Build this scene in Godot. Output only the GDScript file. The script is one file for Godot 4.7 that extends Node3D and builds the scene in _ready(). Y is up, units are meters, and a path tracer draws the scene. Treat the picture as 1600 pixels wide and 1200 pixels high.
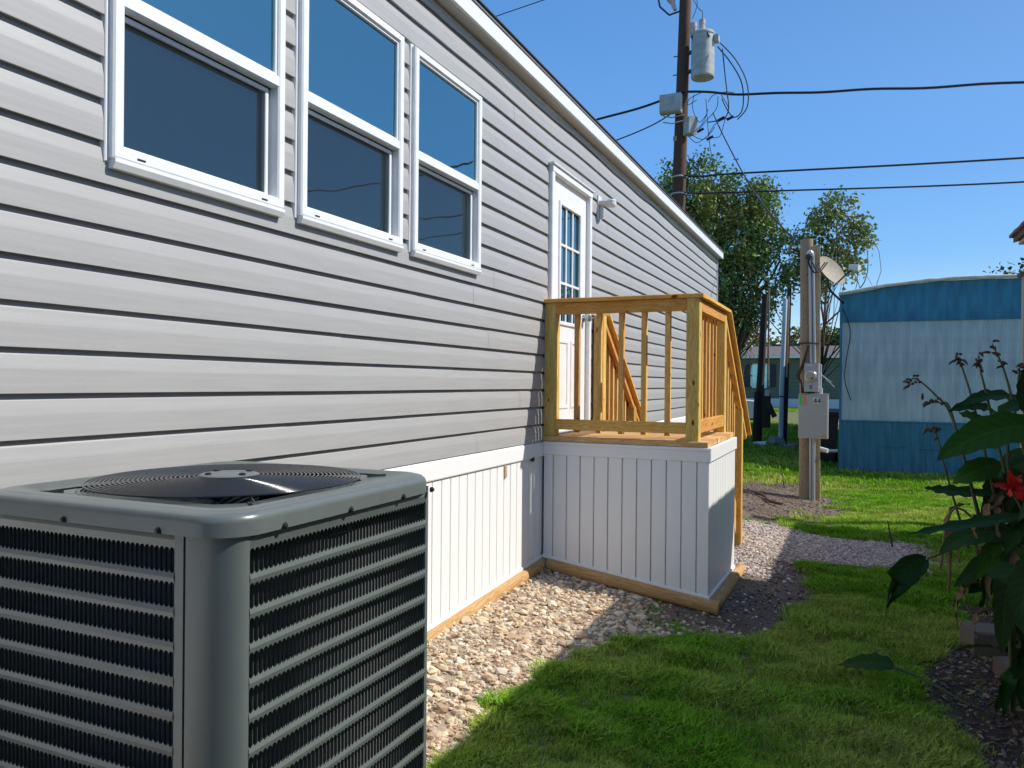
extends Node3D

const E := 1.6            # eye height: wall measurements are taken from the eye
var rng := RandomNumberGenerator.new()
var taken := {}
var mats := {}
var fn := FastNoiseLite.new()


# ------------------------------------------------------------------ mesh builder
class MB:
	var v := PackedVector3Array()
	var n := PackedVector3Array()
	var t := PackedVector2Array()
	var c := PackedColorArray()
	var i := PackedInt32Array()
	var col := Color.WHITE
	var use_c := false

	func tri(a: Vector3, b: Vector3, d: Vector3, na: Vector3, nb: Vector3, nd: Vector3, ua := Vector2.ZERO, ub := Vector2.ZERO, ud := Vector2.ZERO) -> void:
		var k := v.size()
		v.append(a); v.append(b); v.append(d)
		n.append(na); n.append(nb); n.append(nd)
		t.append(ua); t.append(ub); t.append(ud)
		if use_c:
			c.append(col); c.append(col); c.append(col)
		if (b - a).cross(d - a).dot(na + nb + nd) > 0.0:
			i.append(k); i.append(k + 2); i.append(k + 1)
		else:
			i.append(k); i.append(k + 1); i.append(k + 2)

	func quadn(a: Vector3, b: Vector3, d: Vector3, e: Vector3, na: Vector3, nb: Vector3, nd: Vector3, ne: Vector3, ua := Vector2.ZERO, ub := Vector2.ZERO, ud := Vector2.ZERO, ue := Vector2.ZERO) -> void:
		tri(a, b, d, na, nb, nd, ua, ub, ud)
		tri(a, d, e, na, nd, ne, ua, ud, ue)

	# flat quad whose normal points away from the point "inside"
	func quad(a: Vector3, b: Vector3, d: Vector3, e: Vector3, inside: Vector3, ua := Vector2(0, 0), ub := Vector2(1, 0), ud := Vector2(1, 1), ue := Vector2(0, 1)) -> void:
		var m := (b - a).cross(d - a)
		if m.length() < 1e-12:
			m = (d - a).cross(e - a)
		m = m.normalized()
		if m.dot((a + b + d + e) * 0.25 - inside) < 0.0:
			m = -m
		quadn(a, b, d, e, m, m, m, m, ua, ub, ud, ue)

	func box(p: Vector3, s: Vector3, b := Basis.IDENTITY) -> void:
		var h := s * 0.5
		for ax in 3:
			for sg in [-1.0, 1.0]:
				var o := Vector3.ZERO; o[ax] = sg * h[ax]
				var u := Vector3.ZERO; u[(ax + 1) % 3] = h[(ax + 1) % 3]
				var w := Vector3.ZERO; w[(ax + 2) % 3] = h[(ax + 2) % 3]
				quad(p + b * (o - u - w), p + b * (o + u - w), p + b * (o + u + w), p + b * (o - u + w), p)

	# a closed profile (x along side, y along up) swept straight from a to b
	func sweep(prof: PackedVector2Array, a: Vector3, b: Vector3, up: Vector3, caps := true, smooth := false, uv := Vector2.ZERO, closed := true) -> void:
		var dir := (b - a).normalized()
		up = (up - dir * up.dot(dir)).normalized()
		var side := up.cross(dir).normalized()
		var mid := Vector2.ZERO
		for q in prof: mid += q
		mid /= prof.size()
		var area := 0.0
		for k in prof.size():
			var q2 := prof[(k + 1) % prof.size()]
			area += prof[k].x * q2.y - q2.x * prof[k].y
		var sgn := 1.0 if area > 0.0 else -1.0
		var len := a.distance_to(b)
		var run := 0.0
		var cnt := prof.size()
		for k in (cnt if closed else cnt - 1):
			var p := prof[k]; var q := prof[(k + 1) % cnt]
			var ed := q - p
			if ed.length() < 1e-7: continue
			var nn2 := Vector2(ed.y, -ed.x).normalized() * sgn
			var nn := side * nn2.x + up * nn2.y
			var np := nn; var nq := nn
			if smooth:
				np = (side * (p.x - mid.x) + up * (p.y - mid.y)).normalized()
				nq = (side * (q.x - mid.x) + up * (q.y - mid.y)).normalized()
			var pa := a + side * p.x + up * p.y
			var qa := a + side * q.x + up * q.y
			var w := ed.length()
			quadn(pa, qa, qa + (b - a), pa + (b - a), np, nq, nq, np, uv + Vector2(0, run), uv + Vector2(0, run + w), uv + Vector2(len, run + w), uv + Vector2(len, run))
			run += w
		if caps and closed:
			var idx := Geometry2D.triangulate_polygon(prof)
			for e in 2:
				var o := a if e == 0 else b
				var nn := -dir if e == 0 else dir
				for k in range(0, idx.size(), 3):
					var ps := []
					for m in 3:
						var q := prof[idx[k + m]]
						ps.append(o + side * q.x + up * q.y)
					tri(ps[0], ps[1], ps[2], nn, nn, nn, uv + prof[idx[k]], uv + prof[idx[k + 1]], uv + prof[idx[k + 2]])

	func tube(pts: PackedVector3Array, rad: PackedFloat32Array, sides := 8, caps := true, closed := false) -> void:
		var m := pts.size()
		var ref := Vector3.UP
		var ring := []
		var rn := []
		for k in m:
			var d: Vector3
			if closed: d = pts[(k + 1) % m] - pts[(k - 1 + m) % m]
			else: d = pts[mini(k + 1, m - 1)] - pts[maxi(k - 1, 0)]
			d = d.normalized()
			if k == 0:
				ref = Vector3.RIGHT if absf(d.y) > 0.9 else Vector3.UP
			var s := ref.cross(d)
			if s.length() < 1e-4: s = Vector3.FORWARD.cross(d)
			s = s.normalized()
			var u := d.cross(s).normalized()
			ref = u
			var rr := PackedVector3Array(); var nn := PackedVector3Array()
			for j in sides:
				var an := TAU * j / sides
				var o := s * cos(an) + u * sin(an)
				nn.append(o); rr.append(pts[k] + o * rad[mini(k, rad.size() - 1)])
			ring.append(rr); rn.append(nn)
		var run := 0.0
		for k in (m if closed else m - 1):
			var k2 := (k + 1) % m
			var l := pts[k].distance_to(pts[k2])
			for j in sides:
				var j2 := (j + 1) % sides
				quadn(ring[k][j], ring[k][j2], ring[k2][j2], ring[k2][j], rn[k][j], rn[k][j2], rn[k2][j2], rn[k2][j], Vector2(run, float(j) / sides), Vector2(run, float(j + 1) / sides), Vector2(run + l, float(j + 1) / sides), Vector2(run + l, float(j) / sides))
			run += l
		if caps and not closed:
			for e in [0, m - 1]:
				var d := (pts[1] - pts[0]) * -1.0 if e == 0 else pts[m - 1] - pts[m - 2]
				d = d.normalized()
				for j in range(1, sides - 1):
					tri(ring[e][0], ring[e][j], ring[e][j + 1], d, d, d)

	# profile of (radius, height) points turned about the axis
	func lathe(o: Vector3, axis: Vector3, prof: PackedVector2Array, seg := 20, flat := false) -> void:
		axis = axis.normalized()
		var s := axis.cross(Vector3.RIGHT if absf(axis.x) < 0.9 else Vector3.UP).normalized()
		var u := axis.cross(s).normalized()
		for k in prof.size() - 1:
			var p := prof[k]; var q := prof[k + 1]
			var ed := q - p
			var n2 := Vector2(ed.y, -ed.x).normalized()
			for j in seg:
				var a1 := TAU * j / seg; var a2 := TAU * (j + 1) / seg
				var d1 := s * cos(a1) + u * sin(a1); var d2 := s * cos(a2) + u * sin(a2)
				var n1 := d1 * n2.x + axis * n2.y; var n3 := d2 * n2.x + axis * n2.y
				quadn(o + d1 * p.x + axis * p.y, o + d2 * p.x + axis * p.y, o + d2 * q.x + axis * q.y, o + d1 * q.x + axis * q.y, n1, n3, n3, n1, Vector2(a1, p.y), Vector2(a2, p.y), Vector2(a2, q.y), Vector2(a1, q.y))

	func mesh() -> ArrayMesh:
		var a := []
		a.resize(Mesh.ARRAY_MAX)
		a[Mesh.ARRAY_VERTEX] = v
		a[Mesh.ARRAY_NORMAL] = n
		a[Mesh.ARRAY_TEX_UV] = t
		if use_c: a[Mesh.ARRAY_COLOR] = c
		a[Mesh.ARRAY_INDEX] = i
		var m := ArrayMesh.new()
		m.add_surface_from_arrays(Mesh.PRIMITIVE_TRIANGLES, a)
		return m


# ------------------------------------------------------------------ scene helpers
func numbered(called: String) -> String:
	if not taken.has(called):
		taken[called] = 0
		return called
	taken[called] += 1
	return "%s_%03d" % [called, taken[called]]

func put(called: String, b, m: Material, parent: Node = self) -> MeshInstance3D:
	var o := MeshInstance3D.new()
	o.mesh = b.mesh() if b is MB else b
	o.material_override = m
	o.cast_shadow = GeometryInstance3D.SHADOW_CASTING_SETTING_ON
	o.name = numbered(called) if parent == self else called
	parent.add_child(o, true)
	return o

func tag(o: Node, label: String, category: String, group := "", kind := "") -> Node:
	o.set_meta("label", label)
	o.set_meta("category", category)
	if group != "": o.set_meta("group", group)
	if kind != "": o.set_meta("kind", kind)
	return o

func thing(called: String, label: String, category: String, at := Vector3.ZERO, group := "") -> Node3D:
	var o := Node3D.new()
	o.name = numbered(called)
	add_child(o)
	o.position = at
	tag(o, label, category, group)
	return o

func structure(o: Node) -> Node:
	o.set_meta("kind", "structure")
	return o

func rect(w: float, h: float, c := 0.0) -> PackedVector2Array:
	var a := w / 2; var b := h / 2
	if c <= 0.0: return PackedVector2Array([Vector2(-a, -b), Vector2(a, -b), Vector2(a, b), Vector2(-a, b)])
	return PackedVector2Array([Vector2(-a + c, -b), Vector2(a - c, -b), Vector2(a, -b + c), Vector2(a, b - c), Vector2(a - c, b), Vector2(-a + c, b), Vector2(-a, b - c), Vector2(-a, -b + c)])

func circle(r: float, s := 14) -> PackedVector2Array:
	var p := PackedVector2Array()
	for k in s: p.append(Vector2(cos(TAU * k / s), sin(TAU * k / s)) * r)
	return p

# a chamfered board from a to b; w is its size along "across", h along up
func board(called: String, a: Vector3, b: Vector3, w: float, h: float, m: Material, parent: Node, up := Vector3.UP, cham := 0.004) -> MeshInstance3D:
	m = tone(m)
	var s := MB.new()
	s.sweep(rect(w, h, cham), a, b, up, true, false, Vector2(rng.randf() * 7.0, rng.randf() * 3.0))
	return put(called, s, m, parent)

func tone(m: Material) -> Material:
	var k: String = m.resource_name + ["", " light", " dark"][rng.randi() % 3]
	return mats.get(k, m)

func bx(called: String, lo: Vector3, hi: Vector3, m: Material, parent: Node, cham := 0.003) -> MeshInstance3D:
	m = tone(m)
	var s := MB.new()
	var d := hi - lo
	var c := (lo + hi) / 2
	if d.y >= d.x and d.y >= d.z:
		s.sweep(rect(d.x, d.z, cham), Vector3(c.x, lo.y, c.z), Vector3(c.x, hi.y, c.z), Vector3.BACK, true, false, Vector2(rng.randf() * 7, rng.randf() * 3))
	elif d.z >= d.x:
		s.sweep(rect(d.x, d.y, cham), Vector3(c.x, c.y, lo.z), Vector3(c.x, c.y, hi.z), Vector3.UP, true, false, Vector2(rng.randf() * 7, rng.randf() * 3))
	else:
		s.sweep(rect(d.z, d.y, cham), Vector3(lo.x, c.y, c.z), Vector3(hi.x, c.y, c.z), Vector3.UP, true, false, Vector2(rng.randf() * 7, rng.randf() * 3))
	return put(called, s, m, parent)

func curve(pts: PackedVector3Array, per := 8) -> PackedVector3Array:
	var out := PackedVector3Array()
	var m := pts.size()
	for k in m - 1:
		for j in per:
			out.append(pts[k].cubic_interpolate(pts[k + 1], pts[maxi(k - 1, 0)], pts[mini(k + 2, m - 1)], float(j) / per))
	out.append(pts[m - 1])
	return out

# ------------------------------------------------------------------ materials
func seamless(sd: int, freq: float, oct: int, w := 512, h := 512, kind := FastNoiseLite.TYPE_SIMPLEX_SMOOTH) -> PackedByteArray:
	var f := FastNoiseLite.new()
	f.seed = sd; f.frequency = freq; f.noise_type = kind
	f.fractal_octaves = oct
	var im := f.get_seamless_image(w, h)
	im.convert(Image.FORMAT_L8)
	return im.get_data()

func ramp_tex(data: PackedByteArray, w: int, h: int, c0: Color, c1: Color, speck: PackedByteArray = PackedByteArray(), cs := Color.BLACK, cut := 200) -> ImageTexture:
	var out := PackedByteArray(); out.resize(w * h * 3)
	var a := [c0.r8, c0.g8, c0.b8]; var b := [c1.r8, c1.g8, c1.b8]; var s := [cs.r8, cs.g8, cs.b8]
	var has := speck.size() > 0
	for k in w * h:
		var t := data[k] / 255.0
		var sp := 0.0
		if has: sp = clampf((speck[k] - cut) / 30.0, 0, 1)
		for j in 3:
			var q: float = lerpf(a[j], b[j], t)
			out[k * 3 + j] = int(lerpf(q, s[j], sp))
	var im := Image.create_from_data(w, h, false, Image.FORMAT_RGB8, out)
	return ImageTexture.create_from_image(im)

func normal_tex(data: PackedByteArray, w: int, h: int, strength: float) -> ImageTexture:
	var im := Image.create_from_data(w, h, false, Image.FORMAT_L8, data)
	im.convert(Image.FORMAT_RGBA8)
	im.bump_map_to_normal_map(strength)
	return ImageTexture.create_from_image(im)

func height_tex(data: PackedByteArray, w: int, h: int) -> ImageTexture:
	return ImageTexture.create_from_image(Image.create_from_data(w, h, false, Image.FORMAT_L8, data))

func lin(r: float, g: float, b: float, a := 1.0) -> Color:
	var c := Color(r, g, b).linear_to_srgb()
	c.a = a
	return c

func mat(called: String, c: Color, rough := 0.7, metal := 0.0) -> StandardMaterial3D:
	var m := StandardMaterial3D.new()
	m.resource_name = called
	m.albedo_color = c; m.roughness = rough; m.metallic = metal
	m.cull_mode = BaseMaterial3D.CULL_DISABLED
	mats[called] = m
	return m

func triplanar(m: StandardMaterial3D, s: Vector3, world := true) -> StandardMaterial3D:
	m.uv1_triplanar = true
	m.uv1_world_triplanar = world
	m.uv1_scale = s
	return m

func wood_tex(sd: int, knots := true) -> Array:
	# u runs along the grain (repeats over 2 m), v across it
	var w := 1024; var h := 256
	var f := FastNoiseLite.new(); f.seed = sd; f.frequency = 1.0; f.fractal_octaves = 3
	var g := FastNoiseLite.new(); g.seed = sd + 9; g.frequency = 1.0; g.fractal_octaves = 2
	var r := RandomNumberGenerator.new(); r.seed = sd
	var ks := []
	if knots:
		for k in 7: ks.append([r.randf() * w, r.randf() * h, r.randf_range(3.0, 6.5)])
	var out := PackedByteArray(); out.resize(w * h * 3)
	var hd := PackedByteArray(); hd.resize(w * h)
	for y in h:
		for x in w:
			var px := float(x); var py := float(y)
			var kn := 0.0
			var bend := 0.0
			for k in ks:
				var dx: float = px - k[0]; dx -= roundf(dx / w) * w
				var dy: float = py - k[1]; dy -= roundf(dy / h) * h
				var rr: float = sqrt(dx * dx * 0.30 + dy * dy)
				bend += k[2] * 2.2 * exp(-rr * rr / (k[2] * k[2] * 9.0)) * signf(dy)
				if rr < k[2] * 1.2: kn = maxf(kn, clampf(1.6 - rr / k[2] * 1.3, 0, 1))
			var an := TAU * px / w
			var q := py + bend
			var slow := f.get_noise_3d(cos(an) * 1.1, sin(an) * 1.1, q * 0.018)
			var fine := g.get_noise_3d(cos(an) * 7.0, sin(an) * 7.0, q * 0.30)
			var rings := 0.5 + 0.5 * sin(q * 0.42 + slow * 9.0)
			var t := clampf(0.50 + slow * 0.28 + (rings - 0.5) * 0.36 + fine * 0.32, 0, 1)
			var cr := lerpf(0.80, 1.0, t); var cg := lerpf(0.72, 0.985, t); var cb := lerpf(0.60, 0.96, t)
			cr = lerpf(cr, 0.42, kn); cg = lerpf(cg, 0.26, kn); cb = lerpf(cb, 0.15, kn)
			var o := (y * w + x) * 3
			out[o] = int(cr * 255); out[o + 1] = int(cg * 255); out[o + 2] = int(cb * 255)
			hd[y * w + x] = int(clampf(t * (1.0 - kn * 0.5), 0, 1) * 255)
	var im := Image.create_from_data(w, h, false, Image.FORMAT_RGB8, out)
	return [ImageTexture.create_from_image(im), normal_tex(hd, w, h, 1.4)]

func make_materials() -> void:
	var n_fine := seamless(3, 0.06, 4)
	var n_mid := seamless(5, 0.02, 4)
	var n_big := seamless(8, 0.008, 5)
	var speck := seamless(12, 0.11, 3)
	var nt_fine := normal_tex(n_fine, 512, 512, 2.0)
	var t_soft := ramp_tex(n_big, 512, 512, Color(0.95, 0.95, 0.95), Color(1, 1, 1), speck, Color(0.90, 0.89, 0.87), 190)
	var t_dirty := ramp_tex(n_big, 512, 512, Color(0.80, 0.80, 0.79), Color(1, 1, 1), speck, Color(0.62, 0.58, 0.52), 175)
	var m: StandardMaterial3D

	# vinyl siding: a faint embossed grain along the course
	m = mat("vinyl siding", lin(0.397, 0.388, 0.376), 0.46)
	m.albedo_texture = t_soft
	m.normal_enabled = true; m.normal_texture = nt_fine; m.normal_scale = 0.10
	triplanar(m, Vector3(3.0, 9.0, 0.55))
	m = mat("white vinyl", lin(0.82, 0.81, 0.79), 0.40)
	m.normal_enabled = true; m.normal_texture = nt_fine; m.normal_scale = 0.04
	triplanar(m, Vector3(2.0, 2.0, 2.0))
	m = mat("white trim", lin(0.82, 0.82, 0.81), 0.35)
	m.albedo_texture = t_soft
	triplanar(m, Vector3(1.5, 1.5, 1.5))
	mat("dark backing", lin(0.03, 0.03, 0.032), 0.9)
	m = mat("shingle", lin(0.10, 0.098, 0.095), 0.95)
	m.albedo_texture = ramp_tex(n_fine, 512, 512, Color(0.6, 0.6, 0.6), Color(1, 1, 1))
	triplanar(m, Vector3(3, 3, 3))
	m = mat("drip edge", lin(0.30, 0.30, 0.31), 0.5)
	m = mat("soffit", lin(0.50, 0.49, 0.47), 0.6)
	# coated window glass: mirrors the sky, dark room behind
	m = mat("window glass", lin(0.155, 0.345, 0.405), 0.012, 0.95)
	var wv := seamless(77, 0.006, 2)
	m.normal_enabled = true; m.normal_texture = normal_tex(wv, 512, 512, 6.0); m.normal_scale = 0.03
	triplanar(m, Vector3(1.0, 1.0, 1.0))
	m = mat("insect screen", lin(0.012, 0.016, 0.022, 0.46), 0.95)
	m.transparency = BaseMaterial3D.TRANSPARENCY_ALPHA
	mat("screen frame", lin(0.42, 0.42, 0.42), 0.5)
	mat("dark slot", lin(0.015, 0.015, 0.016), 0.8)

	var wt := wood_tex(21)
	var wt2 := wood_tex(44)
	for d in [["pine board", lin(0.88, 0.52, 0.17), wt], ["pine baluster", lin(0.85, 0.53, 0.205), wt2], ["treated post", lin(0.72, 0.53, 0.185), wt2], ["timber", lin(0.60, 0.415, 0.225), wt], ["deck plank", lin(0.78, 0.54, 0.29), wt2]]:
		m = mat(d[0], d[1], 0.8)
		m.metallic_specular = 0.2
		m.albedo_texture = d[2][0]
		m.normal_enabled = true; m.normal_texture = d[2][1]; m.normal_scale = 0.5
		m.uv1_scale = Vector3(0.5, 2.4, 1)
		for v in [[" light", 1.10, 1.03], [" dark", 0.84, 0.93]]:
			var q: StandardMaterial3D = m.duplicate()
			q.resource_name = d[0] + v[0]
			var c0: Color = m.albedo_color.srgb_to_linear()
			q.albedo_color = lin(minf(c0.r * v[1], 0.9), c0.g * v[1] * v[2], c0.b * v[1] * v[2])
			mats[q.resource_name] = q
	for d in [["pole wood", lin(0.110, 0.066, 0.050), wt], ["grey post wood", lin(0.36, 0.305, 0.25), wt2], ["dark post wood", lin(0.045, 0.036, 0.032), wt], ["pale plank", lin(0.55, 0.45, 0.30), wt]]:
		m = mat(d[0], d[1], 0.88)
		m.albedo_texture = d[2][0]
		m.normal_enabled = true; m.normal_texture = d[2][1]; m.normal_scale = 1.0
		m.uv1_scale = Vector3(0.5, 2.0, 1)

	# condenser paint
	m = mat("condenser paint", lin(0.122, 0.142, 0.134), 0.30)
	m.albedo_texture = t_soft
	m.clearcoat_enabled = true; m.clearcoat = 0.25; m.clearcoat_roughness = 0.25
	m.normal_enabled = true; m.normal_texture = nt_fine; m.normal_scale = 0.05
	triplanar(m, Vector3(2.2, 2.2, 2.2))
	m = mat("shaded louver paint", lin(0.085, 0.100, 0.094), 0.45)  # casing paint darkened: the fins' own shade in the slots is put into the colour
	m = mat("guard wire", lin(0.014, 0.016, 0.019), 0.14)
	mat("guard rod", lin(0.30, 0.30, 0.31), 0.22, 0.85)
	mat("coil", lin(0.075, 0.078, 0.080), 0.7)
	mat("hub metal", lin(0.16, 0.17, 0.165), 0.4, 0.2)
	mat("bolt", lin(0.05, 0.05, 0.052), 0.4, 0.6)
	m = mat("concrete", lin(0.36, 0.34, 0.31), 0.95)
	m.albedo_texture = t_dirty; triplanar(m, Vector3(1.5, 1.5, 1.5))
	m = mat("landscape block", lin(0.24, 0.20, 0.165), 0.95)
	m.albedo_texture = ramp_tex(n_fine, 512, 512, Color(0.6, 0.58, 0.56), Color(1, 1, 1)); triplanar(m, Vector3(4, 4, 4))

	# ground: colour by vertex, grain by texture
	m = mat("ground", Color.WHITE, 1.0)
	m.vertex_color_use_as_albedo = true
	m.albedo_texture = ramp_tex(n_fine, 512, 512, Color(0.66, 0.65, 0.64), Color(1, 1, 1))
	m.normal_enabled = true; m.normal_texture = normal_tex(n_fine, 512, 512, 3.0); m.normal_scale = 0.6
	triplanar(m, Vector3(1.6, 1.6, 1.6))
	m = mat("stone", Color.WHITE, 0.95)
	m.vertex_color_use_as_albedo = true
	m.albedo_texture = ramp_tex(n_fine, 512, 512, Color(0.86, 0.84, 0.82), Color(1, 1, 1))
	triplanar(m, Vector3(6, 6, 6), false)
	m = mat("grass blade", Color.WHITE, 0.9)
	m.metallic_specular = 0.05
	m.vertex_color_use_as_albedo = true
	m.backlight_enabled = true; m.backlight = lin(0.26, 0.34, 0.03)
	m = mat("debris", Color.WHITE, 0.95)
	m.vertex_color_use_as_albedo = true
	m = mat("road concrete", lin(0.52, 0.47, 0.43), 0.95)
	m.albedo_texture = t_dirty; triplanar(m, Vector3(0.6, 0.6, 0.6))

	# the old trailer
	var streak := seamless(31, 0.012, 4)
	var t_streak := ramp_tex(streak, 512, 512, Color(0.72, 0.74, 0.76), Color(1, 1, 1), speck, Color(0.50, 0.50, 0.50), 205)
	m = mat("pale ribbed metal", lin(0.58, 0.68, 0.69), 0.6)
	m.albedo_texture = t_streak; triplanar(m, Vector3(1.3, 0.16, 1.3))
	m = mat("blue paint", lin(0.036, 0.245, 0.37), 0.65)
	m.albedo_texture = t_streak; triplanar(m, Vector3(1.1, 0.3, 1.1))
	m = mat("blue skirt paint", lin(0.045, 0.225, 0.33), 0.65)
	m.albedo_texture = t_streak; triplanar(m, Vector3(1.9, 0.2, 1.9))
	m = mat("roof coating", lin(0.80, 0.80, 0.79), 0.7)
	m.albedo_texture = t_dirty; triplanar(m, Vector3(1.5, 1.5, 1.5))
	mat("green siding", lin(0.105, 0.135, 0.100), 0.6)
	m = mat("brown shingle", lin(0.20, 0.155, 0.145), 0.95)
	m.albedo_texture = ramp_tex(n_mid, 512, 512, Color(0.7, 0.68, 0.68), Color(1, 1, 1)); triplanar(m, Vector3(0.8, 0.8, 0.8))
	mat("shutter", lin(0.018, 0.022, 0.032), 0.6)
	mat("far glass", lin(0.20, 0.52, 0.56), 0.05, 0.5)
	m = mat("tan wall", lin(0.46, 0.40, 0.33), 0.8)
	m.albedo_texture = t_soft; triplanar(m, Vector3(1, 1, 1))
	mat("brown eave", lin(0.13, 0.085, 0.065), 0.8)

	# utility
	m = mat("transformer grey", lin(0.50, 0.53, 0.52), 0.45)
	m.albedo_texture = t_dirty; triplanar(m, Vector3(1.2, 1.2, 1.2))
	mat("porcelain", lin(0.52, 0.45, 0.43), 0.25)
	mat("cable", lin(0.012, 0.012, 0.014), 0.6)
	m = mat("meter grey", lin(0.44, 0.425, 0.405), 0.55)
	m.albedo_texture = t_soft; triplanar(m, Vector3(3, 3, 3))
	mat("meter glass", lin(0.36, 0.34, 0.25), 0.15)
	mat("conduit", lin(0.45, 0.46, 0.47), 0.4, 0.35)
	m = mat("pvc", lin(0.55, 0.60, 0.64), 0.35)
	mat("green tape", lin(0.05, 0.62, 0.06), 0.5)
	mat("orange tape", lin(0.62, 0.26, 0.13), 0.5)
	mat("blue tag", lin(0.05, 0.17, 0.42), 0.5)
	mat("rust", lin(0.075, 0.038, 0.024), 0.95)
	m = mat("dish", lin(0.42, 0.355, 0.265), 0.75)
	m.albedo_texture = t_dirty; triplanar(m, Vector3(2, 2, 2))
	mat("black plastic", lin(0.012, 0.013, 0.016), 0.5)
	mat("white plastic", lin(0.62, 0.62, 0.60), 0.45)
	mat("car paint", lin(0.50, 0.53, 0.52), 0.3)
	mat("tyre", lin(0.015, 0.015, 0.015), 0.9)

	# plants
	m = mat("tree leaf", Color.WHITE, 0.55)
	m.metallic_specular = 0.35
	m.vertex_color_use_as_albedo = true
	m.backlight_enabled = true; m.backlight = lin(0.09, 0.15, 0.02)
	m = mat("bark", lin(0.16, 0.125, 0.095), 0.95)
	m.albedo_texture = wt[0]; m.uv1_scale = Vector3(0.6, 2, 1)
	var vein := Image.create(256, 128, false, Image.FORMAT_RGB8)
	for y in 128:
		for x in 256:
			var vv := absf(y / 64.0 - 1.0)
			var s := sin((x / 256.0 * 60.0 - vv * 9.0) * 1.0)
			var q := 0.96 + 0.04 * s
			if vv < 0.04: q = 1.15
			q *= 0.8
			vein.set_pixel(x, y, Color(minf(q * 1.0, 1), minf(q, 1), minf(q * 0.9, 1)))
	var vt := ImageTexture.create_from_image(vein)
	for d in [["canna leaf", lin(0.060, 0.165, 0.022)], ["canna dark leaf", lin(0.034, 0.100, 0.022)], ["canna pale leaf", lin(0.085, 0.180, 0.060)]]:
		m = mat(d[0], d[1], 0.52)
		m.metallic_specular = 0.2
		m.albedo_texture = vt
		m.backlight_enabled = true; m.backlight = lin(0.035, 0.075, 0.008)
	mat("canna stem", lin(0.075, 0.095, 0.030), 0.7)
	mat("dry stalk", lin(0.085, 0.045, 0.030), 0.9)
	mat("dead leaf", lin(0.22, 0.13, 0.07), 0.9)
	m = mat("red petal", lin(0.62, 0.012, 0.012), 0.55)
	m.backlight_enabled = true; m.backlight = lin(0.25, 0.004, 0.004)


# ------------------------------------------------------------------ ground shape
func ss(a: float, b: float, x: float) -> float:
	var t := clampf((x - a) / (b - a), 0, 1)
	return t * t * (3 - 2 * t)

func gh(x: float, z: float) -> float:
	return 0.03 + 0.21 * pow(clampf(1.0 - x / 1.7, 0, 1), 1.2) + 0.02 * ss(7, 11, -z) + 0.06 * ss(11.8, 14.4, -z)

# edge of the lawn beside the gravel strip, at z
func lawn_edge(z: float) -> float:
	var d := -z
	var pts := [[0.0, 0.72], [2.69, 0.66], [3.11, 0.64], [3.38, 0.65], [3.69, 0.68], [3.95, 0.75], [4.27, 0.84], [4.47, 1.00], [4.69, 1.25], [4.82, 1.41], [5.04, 1.59], [5.65, 1.74], [6.13, 1.80], [6.8, 1.75], [7.2, 1.68]]
	for k in pts.size() - 1:
		if d < pts[k + 1][0]:
			return lerpf(pts[k][1], pts[k + 1][1], clampf((d - pts[k][0]) / (pts[k + 1][0] - pts[k][0]), 0, 1))
	return 1.6

# [gravel, path gravel, dirt, bed, grass] weights
func cover(x: float, z: float) -> Array:
	var nn := fn.get_noise_2d(x * 100, z * 100)
	var n2 := fn.get_noise_2d(x * 320 + 500, z * 320)
	var w := nn * 0.10 + n2 * 0.06
	var gravel := 0.0; var path := 0.0; var dirt := 0.0; var bed := 0.0
	var e := lawn_edge(z)
	if z > -7.25:
		var s := 1.0 - ss(-0.05, 0.07, x - e + w * 1.2)
		# crushed stone near the wall, bare soil round the porch corner
		var soil := ss(0.72, 1.0, x + w) * ss(4.45, 5.0, -z + w)
		var thin := ss(0.30, 0.62, x + w * 2.0) * (1.0 - ss(2.0, 2.75, -z))
		gravel = s * (1.0 - soil) * (1.0 - thin * 0.6)
		dirt = s * maxf(soil, thin * 0.6)
	# path of small gravel behind the porch
	var pz0 := -7.30 + 0.05 * sin(x * 5.0); var pz1 := -8.62 + 0.12 * sin(x * 3.0 + 1.0)
	var pin := ss(-0.08, 0.08, pz0 - z + w) * ss(-0.08, 0.08, z - pz1 + w) * (1.0 - ss(2.55, 2.95, x + w))
	pin = maxf(pin, ss(-0.1, 0.1, -6.45 - z + w) * ss(-0.1, 0.1, z + 7.3 + w) * (1.0 - ss(1.35, 1.6, x + w)) * 0.8)
	path = pin
	# worn dirt round the meter post and behind the steps
	var dd := Vector2((x - 1.15) / 1.05, (z + 10.7) / 2.0).length()
	var d2 := Vector2((x - 0.9) / 0.75, (z + 8.9) / 1.2).length()
	var dr := maxf(1.0 - ss(0.60, 1.10, dd + w * 3.5), 1.0 - ss(0.60, 1.10, d2 + w * 3.5))
	dirt = maxf(dirt, dr * (1.0 - path))
	# planting bed along the neighbour's wall
	var be := 2.50 + 0.05 * sin(z * 3.1) + 0.25 * ss(4.9, 5.9, -z)
	if z > -6.4 and z < 0.5: bed = ss(-0.04, 0.08, x - be + w)
	var grass := clampf(1.0 - maxf(maxf(gravel, path), maxf(dirt, bed)), 0, 1)
	return [gravel, path, dirt, bed, grass]

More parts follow.
